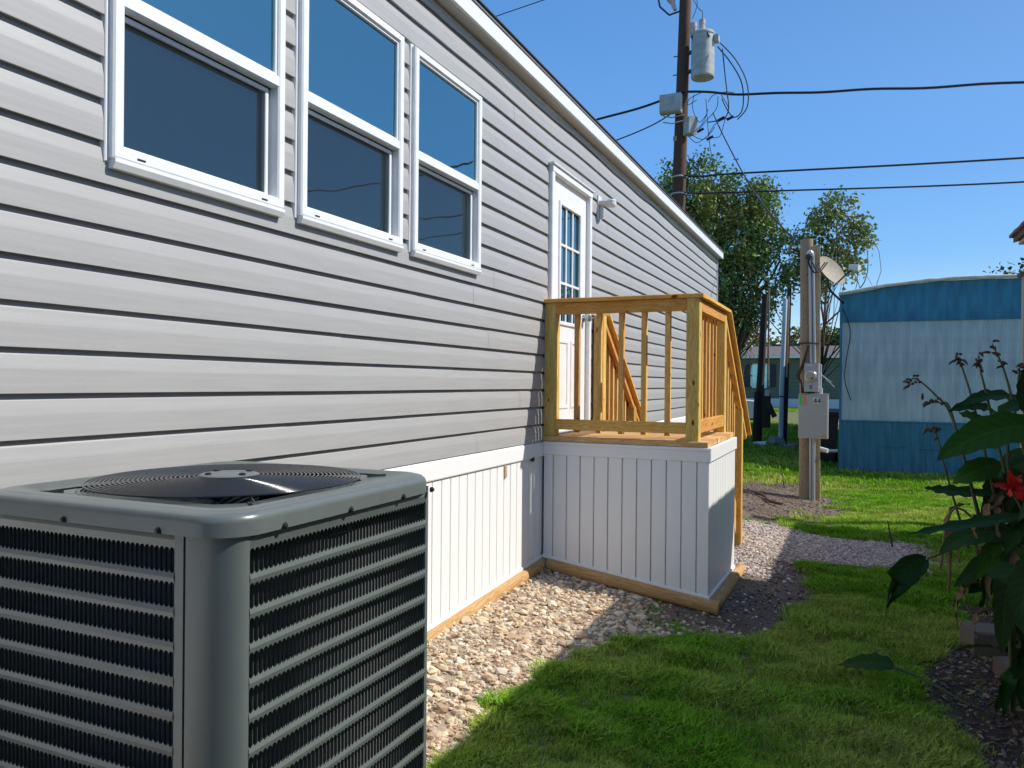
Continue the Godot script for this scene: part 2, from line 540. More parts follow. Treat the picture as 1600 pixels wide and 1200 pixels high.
func ground_color(x: float, z: float) -> Color:
	var c := cover(x, z)
	var n := fn.get_noise_2d(x * 60 + 90, z * 60)
	var n2 := fn.get_noise_2d(x * 700, z * 700)
	var r := Vector3.ZERO
	var tot := 0.0
	var dirt_c := Vector3(0.27, 0.195, 0.138).lerp(Vector3(0.13, 0.096, 0.073), clampf(n * 1.8 + 0.25, 0, 1))
	var cols := [Vector3(0.56, 0.43, 0.31), Vector3(0.50, 0.42, 0.36), dirt_c, Vector3(0.075, 0.050, 0.036), Vector3(0.15, 0.155, 0.050)]
	for k in 5:
		r += cols[k] * c[k]; tot += c[k]
	r /= maxf(tot, 0.01)
	var q := 1.0 + n * 0.35 + n2 * 0.30
	# the lawn is patchy, a little dry in places
	if c[4] > 0.3: r = r.lerp(Vector3(0.26, 0.22, 0.09), clampf(n * 0.8, 0, 0.5))
	return Color(r.x * q, r.y * q, r.z * q)

func make_ground() -> void:
	var b := MB.new(); b.use_c = true
	var xs := PackedFloat32Array(); var zs := PackedFloat32Array()
	for k in 9: xs.append([-900.0, -300.0, -120.0, -60.0, -30.0, -16.0, -8.0, -4.0, -1.0][k])
	var x := -0.2
	while x < 4.6: xs.append(x); x += 0.05
	for q in [5.0, 6.0, 8.0, 12.0, 20.0, 40.0, 100.0, 300.0, 900.0]: xs.append(q)
	for q in [900.0, 300.0, 100.0, 40.0, 15.0, 6.0, 2.0]: zs.append(q)
	var z := 0.4
	while z > -13.0: zs.append(z); z -= 0.05 if z > -9.5 else 0.12
	for q in [-14.0, -15.0, -17.0, -20.0, -24.0, -30.0, -40.0, -60.0, -100.0, -300.0, -900.0]: zs.append(q)
	var nx := xs.size()
	for j in zs.size():
		for i in nx:
			var p := Vector3(xs[i], gh(xs[i], zs[j]), zs[j])
			var fine := absf(xs[i]) < 4.7 and zs[j] > -13.1 and zs[j] < 0.5
			if fine: p.y += fn.get_noise_2d(p.x * 120, p.z * 120) * 0.012
			b.v.append(p)
			b.n.append(Vector3.UP)
			b.t.append(Vector2(p.x, p.z))
			var c := ground_color(p.x, p.z) if fine else Color(0.19, 0.21, 0.06)
			b.c.append(c)
	for j in zs.size() - 1:
		for i in nx - 1:
			var k := j * nx + i
			b.i.append_array([k, k + nx, k + 1, k + 1, k + nx, k + nx + 1])
	var o := put("ground", b, mats["ground"])
	structure(o); o.set_meta("label", "ground of dirt, worn soil and turf between the homes"); o.set_meta("category", "ground")
	# the lane across the far end
	var r := MB.new()
	r.quad(Vector3(-60, 0.15, -30.6), Vector3(60, 0.15, -30.6), Vector3(60, 0.15, -39.0), Vector3(-60, 0.15, -39.0), Vector3(0, -5, -35))
	var ro := put("road", r, mats["road concrete"])
	structure(ro); ro.set_meta("label", "pale concrete lane crossing in front of the green home"); ro.set_meta("category", "road")

func multi(called: String, meshes: Array, xf: Array, cols: Array, m: Material, label: String, cat: String) -> void:
	var root := self
	for k in meshes.size():
		var list: Array = xf[k]
		if list.is_empty(): continue
		var mm := MultiMesh.new()
		mm.transform_format = MultiMesh.TRANSFORM_3D
		mm.use_colors = true
		mm.mesh = meshes[k]
		mm.instance_count = list.size()
		for j in list.size():
			mm.set_instance_transform(j, list[j])
			mm.set_instance_color(j, cols[k][j])
		var o := MultiMeshInstance3D.new()
		o.multimesh = mm
		o.material_override = m
		o.name = numbered(called)
		root.add_child(o, true)
		tag(o, label, cat, called, "stuff")

func rock_mesh(sd: int, flat := 0.7) -> ArrayMesh:
	var r := RandomNumberGenerator.new(); r.seed = sd
	var b := MB.new()
	# cube sphere 2x2 per face, pushed about, faceted
	var pt := {}
	var f := func(p: Vector3) -> Vector3:
		var key := p.snapped(Vector3.ONE * 0.01)
		if not pt.has(key):
			var d := p.normalized().lerp(p * 0.75, 0.35)
			d *= r.randf_range(0.72, 1.18)
			pt[key] = Vector3(d.x, d.y * flat, d.z) * 0.5
		return pt[key]
	for ax in 3:
		for sg in [-1.0, 1.0]:
			for i in 2:
				for j in 2:
					var q := []
					for e in [[0, 0], [1, 0], [1, 1], [0, 1]]:
						var p := Vector3.ZERO
						p[ax] = sg; p[(ax + 1) % 3] = i + e[0] - 1.0; p[(ax + 2) % 3] = j + e[1] - 1.0
						q.append(f.call(p))
					for tr in [[0, 1, 2], [0, 2, 3]]:
						var A: Vector3 = q[tr[0]]; var B: Vector3 = q[tr[1]]; var C: Vector3 = q[tr[2]]
						var n := (B - A).cross(C - A).normalized()
						if n.dot(A + B + C) < 0: n = -n
						b.tri(A, B, C, n, n, n)
	return b.mesh()

func make_stones() -> void:
	var ms := []
	for k in 6: ms.append(rock_mesh(100 + k, [0.75, 0.5, 0.6, 0.85, 0.45, 0.65][k]))
	var xf := [[], [], [], [], [], []]; var cs := [[], [], [], [], [], []]
	rng.seed = 1001
	var pal := [Color(0.78, 0.65, 0.49), Color(0.72, 0.60, 0.45), Color(0.80, 0.72, 0.60), Color(0.62, 0.47, 0.33), Color(0.42, 0.31, 0.22), Color(0.66, 0.58, 0.49), Color(0.74, 0.58, 0.41), Color(0.84, 0.78, 0.68)]
	var dropped := 0
	for k in 36000:
		var x := rng.randf_range(0.0, 1.9); var z := rng.randf_range(-7.0, -1.2)
		var c := cover(x, z)
		var p: float = c[0] + c[2] * 0.055 + (c[4] * 0.012 if x < lawn_edge(z) + 0.5 else 0.0)
		if x < 1.24 and z < -5.3: continue
		if rng.randf() > p: continue
		var s := 0.009 + 0.027 * pow(rng.randf(), 2.3)
		if rng.randf() < 0.03: s = rng.randf_range(0.04, 0.065)
		if c[0] < 0.4: s *= 0.7
		var bs := Basis.from_euler(Vector3(rng.randf_range(-0.5, 0.5), rng.randf() * TAU, rng.randf_range(-0.5, 0.5))).scaled(Vector3(s * rng.randf_range(0.8, 1.5), s, s))
		var y := gh(x, z) + fn.get_noise_2d(x * 120, z * 120) * 0.012 + s * rng.randf_range(-0.05, 0.28)
		var m := rng.randi() % 6
		xf[m].append(Transform3D(bs, Vector3(x, y, z)))
		var col: Color = pal[rng.randi() % pal.size()]
		cs[m].append(col * Color(1.0, 0.96, 0.89) * rng.randf_range(0.82, 1.12))
	multi("gravel", ms, xf, cs, mats["stone"], "pale crushed limestone gravel along the foot of the grey home", "gravel")
	xf = [[], [], [], [], [], []]; cs = [[], [], [], [], [], []]
	var pal2 := [Color(0.62, 0.54, 0.49), Color(0.50, 0.42, 0.38), Color(0.74, 0.67, 0.60), Color(0.36, 0.30, 0.27), Color(0.62, 0.50, 0.43)]
	for k in 30000:
		var x := rng.randf_range(0.9, 3.2); var z := rng.randf_range(-8.9, -6.4)
		var c := cover(x, z)
		if x < 1.24 and z > -6.55: continue
		if rng.randf() > c[1] + c[2] * 0.05: continue
		var s := 0.010 + 0.022 * pow(rng.randf(), 1.6)
		var bs := Basis.from_euler(Vector3(rng.randf_range(-0.5, 0.5), rng.randf() * TAU, rng.randf_range(-0.5, 0.5))).scaled(Vector3(s * rng.randf_range(0.8, 1.4), s, s))
		var m := rng.randi() % 6
		xf[m].append(Transform3D(bs, Vector3(x, gh(x, z) + s * 0.2 + fn.get_noise_2d(x * 120, z * 120) * 0.012, z)))
		cs[m].append(pal2[rng.randi() % 5] * rng.randf_range(0.8, 1.15))
	multi("path_gravel", ms, xf, cs, mats["stone"], "small pinkish grey gravel of the path behind the porch steps", "gravel")
	# soil crumbs, chips and dead bits on bare ground
	xf = [[], [], [], [], [], []]; cs = [[], [], [], [], [], []]
	var pal3 := [Color(0.10, 0.072, 0.052), Color(0.16, 0.115, 0.08), Color(0.07, 0.05, 0.04), Color(0.26, 0.18, 0.11), Color(0.055, 0.045, 0.042), Color(0.20, 0.16, 0.13)]
	for k in 26000:
		var x: float; var z: float
		if k % 3 == 0:
			x = rng.randf_range(2.4, 3.4); z = rng.randf_range(-6.2, -1.8)
		elif k % 3 == 1:
			x = rng.randf_range(0.3, 2.0); z = rng.randf_range(-7.2, -1.3)
		else:
			x = rng.randf_range(0.0, 2.3); z = rng.randf_range(-12.2, -8.4)
		var c := cover(x, z)
		if x < 1.24 and z < -5.3 and z > -6.55: continue
		if rng.randf() > c[2] * 0.8 + c[3] + c[0] * 0.35: continue
		var s := 0.006 + 0.022 * pow(rng.randf(), 2.0)
		var chip := rng.randf() < 0.35
		var sc := Vector3(s * 2.6, s * 0.3, s * 0.8) if chip else Vector3(s, s * 0.8, s)
		var bs := Basis.from_euler(Vector3(rng.randf_range(-0.3, 0.3), rng.randf() * TAU, rng.randf_range(-0.3, 0.3))) * Basis.from_scale(sc)
		var m := rng.randi() % 6
		xf[m].append(Transform3D(bs, Vector3(x, gh(x, z) + s * 0.2 + fn.get_noise_2d(x * 120, z * 120) * 0.012, z)))
		cs[m].append((pal3[rng.randi() % 6] if c[0] < 0.5 else Color(0.34, 0.20, 0.11)) * rng.randf_range(0.8, 1.6))
	multi("soil_litter", ms, xf, cs, mats["debris"], "dark crumbs of soil, bark chips and dry bits on the bare ground", "soil")

func tuft(sd: int, blades: int, h: float, spread: float, w: float) -> ArrayMesh:
	var r := RandomNumberGenerator.new(); r.seed = sd
	var b := MB.new(); b.use_c = true
	for k in blades:
		var g := r.randf_range(0.55, 1.35)
		b.col = Color(g * r.randf_range(0.85, 1.15), g, g * r.randf_range(0.8, 1.6))
		var o := Vector3(r.randfn() * spread, -0.006, r.randfn() * spread)
		var an := r.randf() * TAU
		var d := Vector3(cos(an), 0, sin(an)); var s := Vector3(-d.z, 0, d.x) * w * r.randf_range(0.6, 1.2) * 0.5
		var hh := h * r.randf_range(0.45, 1.25); var lean := hh * r.randf_range(0.2, 1.35)
		var p1 := o + d * lean * 0.35 + Vector3.UP * hh * 0.62
		var p2 := o + d * lean + Vector3.UP * hh * r.randf_range(0.75, 1.0)
		var n := (Vector3.UP * 0.7 - d * 0.6).normalized()
		b.quadn(o - s, o + s, p1 + s * 0.8, p1 - s * 0.8, n, n, n, n)
		b.tri(p1 - s * 0.8, p1 + s * 0.8, p2, n, n, n)
	return b.mesh()

func make_grass() -> void:
	var ms := []
	for k in 5: ms.append(tuft(300 + k, 17, 0.047, 0.026, 0.0052))
	for k in 2: ms.append(tuft(320 + k, 34, 0.060, 0.11, 0.010))
	var xf := []; var cs := []
	for k in 7: xf.append([]); cs.append([])
	rng.seed = 555
	var add := func(x: float, z: float, m: int, s: float) -> void:
		var n := fn.get_noise_2d(x * 60 + 90, z * 60)
		var n2 := fn.get_noise_2d(x * 240, z * 240 + 300)
		var c := Color(0.22, 0.44, 0.030).lerp(Color(0.46, 0.54, 0.10), clampf(n * 1.5 + 0.34 + rng.randf_range(-0.3, 0.3), 0, 1))
		if rng.randf() < 0.05: c = Color(0.52, 0.44, 0.20)
		c = c * rng.randf_range(0.75, 1.2)
		s *= 0.80 + n2 * 0.85
		var bs := Basis(Vector3.UP, rng.randf() * TAU).scaled(Vector3(s, s * rng.randf_range(0.8, 1.2), s))
		xf[m].append(Transform3D(bs, Vector3(x, gh(x, z), z)))
		cs[m].append(c)
	for k in 50000:   # near lawn
		var z := -rng.randf_range(1.2, 7.6)
		var x := rng.randf_range(0.5, 2.1 + 0.2 * -z)
		var c := cover(x, z)
		var p: float = c[4]
		if p < 0.4: p *= 0.35
		if rng.randf() < p * (0.92 if p > 0.5 else 0.55) + c[3] * 0.015: add.call(x, z, rng.randi() % 5, 1.0 if p > 0.6 else 0.7)
	for k in 34000:   # middle
		var z := -rng.randf_range(7.4, 15.5)
		var x := rng.randf_range(0.2, 2.3 + 0.2 * -z)
		if z < -14.75 and x > 1.8: continue
		var c := cover(x, z)
		if rng.randf() < c[4] * 0.95: add.call(x, z, rng.randi() % 5, 1.05)
	for k in 30000:   # far
		var z := -rng.randf_range(12.5, 45.0)
		var x := rng.randf_range(-8.0, 5.0)
		if z < -14.75 and x > 1.8 and z > -27: continue
		if z < -27.0 and z > -39.2: continue
		add.call(x, z, 5 + rng.randi() % 2, 1.25 if z > -25 else 1.6)
	multi("lawn_grass", ms, xf, cs, mats["grass blade"], "short green lawn grass between the homes", "grass")


# ------------------------------------------------------------------ the grey home
const DOOR_Z0 := -6.235
const DOOR_Z1 := -5.30
const DOOR_TOP := 1.62 + E
const COURSE := 0.127
var wins := [[-2.392, -1.626], [-3.258, -2.490], [-4.128, -3.362]]

func wob(z: float, y: float) -> Vector2:
	var t := (y - 0.9 - E) / 1.1
	var a := 0.0008 + 0.0014 * clampf(t, 0, 1)
	var ay := 0.0012 + 0.010 * pow(clampf(t, 0, 1), 3.0)
	return Vector2(fn.get_noise_2d(z * 70.0, y * 60.0) * a * 1.6, fn.get_noise_2d(z * 55.0 + 700.0, y * 10.0) * ay * 1.9)

func siding_panel(za: float, zb: float, y0: float, home: Node, proud: float, cut := 1.0) -> void:
	# butt edge, flat face, then the cove of a Dutch lap up to the next butt
	var prof := [Vector2(0.003, 0.0030), Vector2(0.0190, 0.0), Vector2(0.0197, 0.0012), Vector2(0.0193, 0.066), Vector2(0.0188, 0.0685), Vector2(0.0172, 0.079), Vector2(0.0152, 0.092), Vector2(0.0130, 0.106), Vector2(0.0030, 0.1105), Vector2(0.0016, 0.132)]
	var b := MB.new()
	var n := maxi(2, int((za - zb) / 0.16))
	var rows := []
	var nrm := []
	for k in prof.size():
		var d1: Vector2 = prof[k] - prof[maxi(k - 1, 0)]; var d2: Vector2 = prof[mini(k + 1, prof.size() - 1)] - prof[k]
		var q := d1.normalized() + d2.normalized()
		if k == 1: q = d2
		nrm.append(Vector3(q.y, -q.x, 0).normalized())
	nrm[0] = Vector3(0.0, -1, 0); nrm[1] = Vector3(0.5, -0.86, 0)
	for k in [5, 6, 7]: nrm[k] = Vector3(1.0, 0.155, 0).normalized()
	nrm[4] = Vector3(1.0, 0.12, 0).normalized()
	nrm[2] = Vector3(1, 0, 0); nrm[3] = Vector3(1, 0.02, 0).normalized()
	for j in n + 1:
		var z := lerpf(za, zb, float(j) / n)
		var r := PackedVector3Array()
		for k in prof.size():
			var yy: float = prof[k].y * (cut if k > 2 else 1.0)
			var w := wob(z, y0 + yy)
			r.append(Vector3(prof[k].x + proud + w.x, y0 + yy + w.y, z))
		rows.append(r)
	for j in n:
		for k in prof.size() - 1:
			b.quadn(rows[j][k], rows[j + 1][k], rows[j + 1][k + 1], rows[j][k + 1], nrm[k], nrm[k], nrm[k + 1], nrm[k + 1])
	put("siding_panel", b, mats["vinyl siding"], home)

func frame_rect(b: MB, z0: float, z1: float, y0: float, y1: float, w: float, x0: float, x1: float, ch := 0.004) -> void:
	# four mitred bars standing on the wall between x0 and x1
	var c := [Vector2(z0, y0), Vector2(z1, y0), Vector2(z1, y1), Vector2(z0, y1)]
	var ins := [Vector2(z0 + w, y0 + w), Vector2(z1 - w, y0 + w), Vector2(z1 - w, y1 - w), Vector2(z0 + w, y1 - w)]
	var mid := Vector2((z0 + z1) / 2, (y0 + y1) / 2)
	var P := func(q: Vector2, x: float) -> Vector3: return Vector3(x, q.y, q.x)
	for k in 4:
		var k2 := (k + 1) % 4
		var o1: Vector2 = c[k]; var o2: Vector2 = c[k2]; var i1: Vector2 = ins[k]; var i2: Vector2 = ins[k2]
		var cc := P.call((o1 + o2 + i1 + i2) / 4, (x0 + x1) / 2) as Vector3
		var s := ch / w
		var o1c := o1.lerp(i1, s); var o2c := o2.lerp(i2, s); var i1c := i1.lerp(o1, s); var i2c := i2.lerp(o2, s)
		b.quad(P.call(o1c, x1), P.call(o2c, x1), P.call(i2c, x1), P.call(i1c, x1), cc)
		b.quad(P.call(o1, x1 - ch), P.call(o2, x1 - ch), P.call(o2c, x1), P.call(o1c, x1), cc)
		b.quad(P.call(i1, x1 - ch), P.call(i2, x1 - ch), P.call(i2c, x1), P.call(i1c, x1), cc)
		b.quad(P.call(o1, x0), P.call(o2, x0), P.call(o2, x1 - ch), P.call(o1, x1 - ch), cc)
		b.quad(P.call(i1, x0), P.call(i2, x0), P.call(i2, x1 - ch), P.call(i1, x1 - ch), cc)

func make_window(home: Node, z0: float, z1: float) -> void:
	var y0 := 0.672 + E; var y1 := 1.711 + E
	var ym := 1.155 + E
	var b := MB.new()
	frame_rect(b, z0, z1, y0, y1, 0.040, 0.004, 0.048, 0.006)
	var w := put("window", b, mats["white trim"], home)
	# outer nailing lip and drip sill
	var l := MB.new()
	frame_rect(l, z0 - 0.012, z1 + 0.012, y0 - 0.012, y1 + 0.012, 0.020, 0.002, 0.026, 0.003)
	put("channel", l, mats["white trim"], w)
	var s := MB.new()
	s.sweep(PackedVector2Array([Vector2(-0.012, -0.030), Vector2(0.020, -0.030), Vector2(0.030, -0.012), Vector2(0.030, 0.0), Vector2(-0.012, 0.0)]), Vector3(0.022, y0, z0 + 0.004), Vector3(0.022, y0, z1 - 0.004), Vector3.UP)
	put("sill", s, mats["white trim"], w)
	# inner step of the upper light
	var u := MB.new()
	frame_rect(u, z0 + 0.040, z1 - 0.040, ym + 0.028, y1 - 0.040, 0.012, 0.022, 0.038, 0.003)
	put("glazing_bead", u, mats["white trim"], w)
	bx("pane", Vector3(0.022, ym + 0.02, z0 + 0.045), Vector3(0.0255, y1 - 0.045, z1 - 0.045), mats["window glass"], w, 0.0)
	# meeting rail
	bx("meeting_rail", Vector3(0.004, ym - 0.016, z0 + 0.036), Vector3(0.0465, ym + 0.030, z1 - 0.036), mats["white trim"], w, 0.006)
	# lower sash: glass set back, screen in front of it
	bx("pane", Vector3(-0.014, y0 + 0.03, z0 + 0.03), Vector3(-0.010, ym, z1 - 0.03), mats["window glass"], w, 0.0)
	var f := MB.new()
	frame_rect(f, z0 + 0.058, z1 - 0.036, y0 + 0.036, ym - 0.022, 0.018, 0.002, 0.014, 0.003)
	put("screen_frame", f, mats["white trim"], w)
	var sc := MB.new()
	var xa := 0.009
	sc.quad(Vector3(xa, y0 + 0.05, z0 + 0.07), Vector3(xa, y0 + 0.05, z1 - 0.05), Vector3(xa, ym - 0.035, z1 - 0.05), Vector3(xa, ym - 0.035, z0 + 0.07), Vector3(-1, y0, z0))
	put("screen", sc, mats["insect screen"], w)
	bx("track", Vector3(-0.012, y0 + 0.036, z0 + 0.036), Vector3(0.012, ym - 0.02, z0 + 0.044), mats["white trim"], w, 0.001)
	for zz in [z0 + 0.115, z1 - 0.10]:
		var d := MB.new()
		d.box(Vector3(0.0486, y0 + 0.016, zz), Vector3(0.003, 0.005, 0.030))
		put("weep_hole", d, mats["dark slot"], w)

func vinyl_boards(called: String, a: Vector3, b: Vector3, y_top: float, yb0: float, yb1: float, out: Vector3, parent: Node, pitch := 0.1035, first := 0.0) -> void:
	# upright boards between a and b, 9 mm grooves between them; bottom follows the slope
	var dir := (b - a); var L := dir.length(); dir = dir.normalized()
	var s := first
	var groove := 0.0075
	while s < L - 0.004:
		var e := minf(s + pitch - groove, L)
		var s0 := maxf(s, 0.0)
		if e > s0 + 0.004:
			var m := MB.new()
			var yb_a := lerpf(yb0, yb1, s0 / L); var yb_b := lerpf(yb0, yb1, e / L)
			var t := 0.012; var ch := 0.0025
			var pr := rng.randf_range(-0.0006, 0.0006)
			var o := a + dir * s0; var q := a + dir * e
			var P := func(base: Vector3, y: float, d: float) -> Vector3: return Vector3(base.x, y, base.z) + out * d
			var cc := P.call((o + q) / 2, (y_top + yb_a) / 2, 0.0) as Vector3
			var oc := o + dir * ch; var qc := q - dir * ch
			m.quad(P.call(oc, yb_a, t + pr), P.call(qc, yb_b, t + pr), P.call(qc, y_top, t + pr), P.call(oc, y_top, t + pr), cc)
			m.quad(P.call(o, yb_a, t - ch), P.call(oc, yb_a, t + pr), P.call(oc, y_top, t + pr), P.call(o, y_top, t - ch), cc)
			m.quad(P.call(q, yb_b, t - ch), P.call(qc, yb_b, t + pr), P.call(qc, y_top, t + pr), P.call(q, y_top, t - ch), cc)
			m.quad(P.call(o, yb_a, 0), P.call(o, yb_a, t - ch), P.call(o, y_top, t - ch), P.call(o, y_top, 0), cc)
			m.quad(P.call(q, yb_b, 0), P.call(q, yb_b, t - ch), P.call(q, y_top, t - ch), P.call(q, y_top, 0), cc)
			m.quad(P.call(o, yb_a, 0), P.call(q, yb_b, 0), P.call(q, yb_b, t), P.call(o, yb_a, t), cc)
			put(called, m, mats["white vinyl"], parent)
		s += pitch

func skirt_bottom(z: float) -> float:
	return -1.271 + E - 0.036 * (z + 5.29)

func make_home() -> void:
	var home := thing("manufactured_home", "new grey vinyl sided manufactured home with white skirting, three windows and a white door", "house")
	var z_far := -12.875; var z_near := 3.6
	# wall core behind the cladding: with openings for windows and door it is simply set back
	var core := MB.new()
	core.box(Vector3(-2.15, 1.6, (z_far + z_near) / 2), Vector3(4.16, 4.1 , z_near - z_far - 0.02))
	put("wall_core", core, mats["dark backing"], home)
	rng.seed = 42
	for k in range(-1, 19):
		var y0 := -0.296 + E + COURSE * k
		var cut := 1.0
		if k == 18: cut = 0.42
		var holes := []
		for w in wins:
			if y0 > 0.672 + E - 0.0 and y0 + COURSE < 1.711 + E: holes.append([w[0] + 0.006, w[1] - 0.006])
		if y0 < DOOR_TOP - 0.02: holes.append([DOOR_Z0 + 0.012, DOOR_Z1 - 0.012])
		var starts := z_near - rng.randf_range(0.0, 3.6)
		var cuts := [z_near]
		var zz := starts
		while zz > z_far + 0.4:
			if zz < z_near - 0.3: cuts.append(zz)
			zz -= 3.66
		cuts.append(z_far)
		for c in cuts.size() - 1:
			var hi: float = cuts[c]; var lo: float = cuts[c + 1] - (0.025 if c < cuts.size() - 2 else 0.0)
			var segs := [[lo, hi]]
			for h in holes:
				var ns := []
				for s in segs:
					if h[1] <= s[0] or h[0] >= s[1]: ns.append(s)
					else:
						if h[0] > s[0]: ns.append([s[0], h[0]])
						if h[1] < s[1]: ns.append([h[1], s[1]])
				segs = ns
			for s in segs:
				if s[1] - s[0] > 0.03: siding_panel(s[1], s[0], y0, home, 0.0012 * (c % 2), cut)
	# corner trim
	bx("corner_trim", Vector3(-0.05, -0.42 + E, z_far - 0.022), Vector3(0.030, 2.062 + E, z_far + 0.03), mats["vinyl siding"], home, 0.004)
	# frieze, soffit, fascia, drip edge, roof
	bx("frieze", Vector3(-0.04, 1.985 + E, z_far), Vector3(0.0015, 2.0645 + E, z_near), mats["white trim"], home, 0.0)
	bx("soffit", Vector3(-0.02, 2.066 + E, z_far - 0.05), Vector3(0.088, 2.078 + E, z_near), mats["soffit"], home, 0.0)
	bx("fascia", Vector3(0.088, 2.060 + E, z_far - 0.055), Vector3(0.106, 2.160 + E, z_near), mats["white trim"], home, 0.004)
	bx("drip_edge", Vector3(0.07, 2.1605 + E, z_far - 0.06), Vector3(0.114, 2.1775 + E, z_near), mats["drip edge"], home, 0.002)
	var rf := MB.new()
	rf.sweep(PackedVector2Array([Vector2(0.125, 2.179 + E), Vector2(0.125, 2.187 + E), Vector2(-2.15, 2.752 + E), Vector2(-4.45, 2.182 + E), Vector2(-4.45, 2.172 + E), Vector2(-2.15, 2.70 + E)]), Vector3(0, 0, z_far - 0.06), Vector3(0, 0, z_near), Vector3.UP)
	# sweep's side runs up x dir: keep the slab on the house side
	put("roof", rf, mats["shingle"], home)
	var gb := MB.new()
	gb.sweep(PackedVector2Array([Vector2(0.0, 2.06 + E), Vector2(0.0, 2.14 + E), Vector2(-2.15, 2.69 + E), Vector2(-4.3, 2.14 + E), Vector2(-4.3, 2.06 + E)]), Vector3(0, 0, z_far - 0.004), Vector3(0, 0, z_far + 0.02), Vector3.UP)
	put("gable", gb, mats["vinyl siding"], home)
	for w in wins: make_window(home, w[0], w[1])

	# ---- door
	var d := Node3D.new(); d.name = "door"; home.add_child(d, true)
	var z0 := DOOR_Z0; var z1 := DOOR_Z1; var yb := -0.37 + E
	var cs := MB.new()
	for s in [[z0, z0 + 0.052], [z1 - 0.052, z1]]:
		cs.sweep(rect(0.052, 0.052, 0.006), Vector3(0.024, yb, (s[0] + s[1]) / 2), Vector3(0.024, DOOR_TOP - 0.05, (s[0] + s[1]) / 2), Vector3.BACK)
	cs.sweep(rect(0.056, 0.052, 0.006), Vector3(0.025, DOOR_TOP - 0.026, z0), Vector3(0.025, DOOR_TOP - 0.026, z1), Vector3.UP)
	put("casing", cs, mats["white trim"], d)
	bx("drip_cap", Vector3(0.0, DOOR_TOP, z0 - 0.02), Vector3(0.066, DOOR_TOP + 0.014, z1 + 0.02), mats["white trim"], d, 0.003)
	# slab as four pieces round the light
	var gz0 := -6.020; var gz1 := -5.545; var gy0 := 0.470 + E; var gy1 := 1.385 + E
	var sl := MB.new()
	var xs0 := -0.030; var xs1 := 0.012
	for q in [[z0 + 0.052, gz0, yb, DOOR_TOP - 0.052], [gz1, z1 - 0.052, yb, DOOR_TOP - 0.052], [gz0, gz1, yb, gy0], [gz0, gz1, gy1, DOOR_TOP - 0.052]]:
		sl.box(Vector3((xs0 + xs1) / 2, (q[2] + q[3]) / 2, (q[0] + q[1]) / 2), Vector3(xs1 - xs0, q[3] - q[2], q[1] - q[0]))
	put("slab", sl, mats["white trim"], d)
	# two raised panels below the light
	for pz in [[-6.045, -5.815], [-5.755, -5.525]]:
		var rp := MB.new()
		frame_rect(rp, pz[0], pz[1], -0.20 + E, 0.34 + E, 0.03, 0.012, 0.020, 0.006)
		put("raised_panel", rp, mats["white trim"], d)
	var lf := MB.new()
	frame_rect(lf, gz0 - 0.02, gz1 + 0.02, gy0 - 0.02, gy1 + 0.02, 0.032, 0.008, 0.026, 0.006)
	put("light_frame", lf, mats["white trim"], d)
	bx("pane", Vector3(-0.006, gy0, gz0), Vector3(-0.002, gy1, gz1), mats["window glass"], d, 0.0)
	for k in [1, 2]:
		var mz := lerpf(gz0 + 0.012, gz1 - 0.012, k / 3.0); var my := lerpf(gy0 + 0.012, gy1 - 0.012, k / 3.0)
		bx("muntin", Vector3(-0.002, gy0 + 0.012, mz - 0.011), Vector3(0.012, gy1 - 0.012, mz + 0.011), mats["white trim"], d, 0.003)
		bx("muntin", Vector3(-0.002, my - 0.011, gz0 + 0.012), Vector3(0.014, my + 0.011, gz1 - 0.012), mats["white trim"], d, 0.003)
	var hd := MB.new()
	hd.lathe(Vector3(0.012, 0.545 + E, -6.125), Vector3.RIGHT, PackedVector2Array([Vector2(0.0, 0.0), Vector2(0.032, 0.0), Vector2(0.032, 0.008), Vector2(0.012, 0.012), Vector2(0.012, 0.035), Vector2(0.026, 0.042), Vector2(0.029, 0.055), Vector2(0.024, 0.066), Vector2(0.0, 0.070)]), 16)
	put("handle", hd, mats["guard rod"], d)
	bx("threshold", Vector3(0.0, -0.395 + E, z0), Vector3(0.07, -0.37 + E, z1), mats["conduit"], d, 0.003)

	# ---- porch lamp on the wall by the door
	var la := MB.new()
	la.sweep(PackedVector2Array([Vector2(-0.036, 0.0), Vector2(0.036, 0.0), Vector2(0.050, 0.04), Vector2(0.050, 0.215), Vector2(-0.050, 0.215), Vector2(-0.050, 0.04)]), Vector3(0.016, 1.555 - 0.115 + E, -6.50), Vector3(0.032, 1.555 - 0.115 + E, -6.50), Vector3.UP)
	var lamp := put("wall_lamp", la, mats["white plastic"], home)
	var arm := MB.new()
	arm.sweep(rect(0.075, 0.042, 0.008), Vector3(0.032, 1.590 + E, -6.50), Vector3(0.150, 1.585 + E, -6.50), Vector3.UP)
	put("lamp_arm", arm, mats["white plastic"], lamp)
	var hdp := MB.new()
	hdp.lathe(Vector3(0.135, 1.553 + E, -6.50), Vector3.UP, PackedVector2Array([Vector2(0.0, 0.0), Vector2(0.040, 0.0), Vector2(0.044, 0.012), Vector2(0.044, 0.050), Vector2(0.036, 0.060), Vector2(0.0, 0.062)]), 16)
	put("lamp_head", hdp, mats["white plastic"], lamp)
	bx("lamp_bracket", Vector3(0.032, 1.45 + E, -6.515), Vector3(0.060, 1.57 + E, -6.485), mats["white plastic"], lamp, 0.004)

	# ---- skirting below the cladding
	var sk := Node3D.new(); sk.name = "skirting"; home.add_child(sk, true)
	var tp := MB.new()
	tp.sweep(PackedVector2Array([Vector2(-0.010, -0.052), Vector2(0.024, -0.052), Vector2(0.026, -0.046), Vector2(0.026, 0.036), Vector2(0.020, 0.044), Vector2(0.014, 0.052), Vector2(-0.010, 0.054)]), Vector3(0, -0.480 + E, z_far), Vector3(0, -0.480 + E, z_near), Vector3.UP)
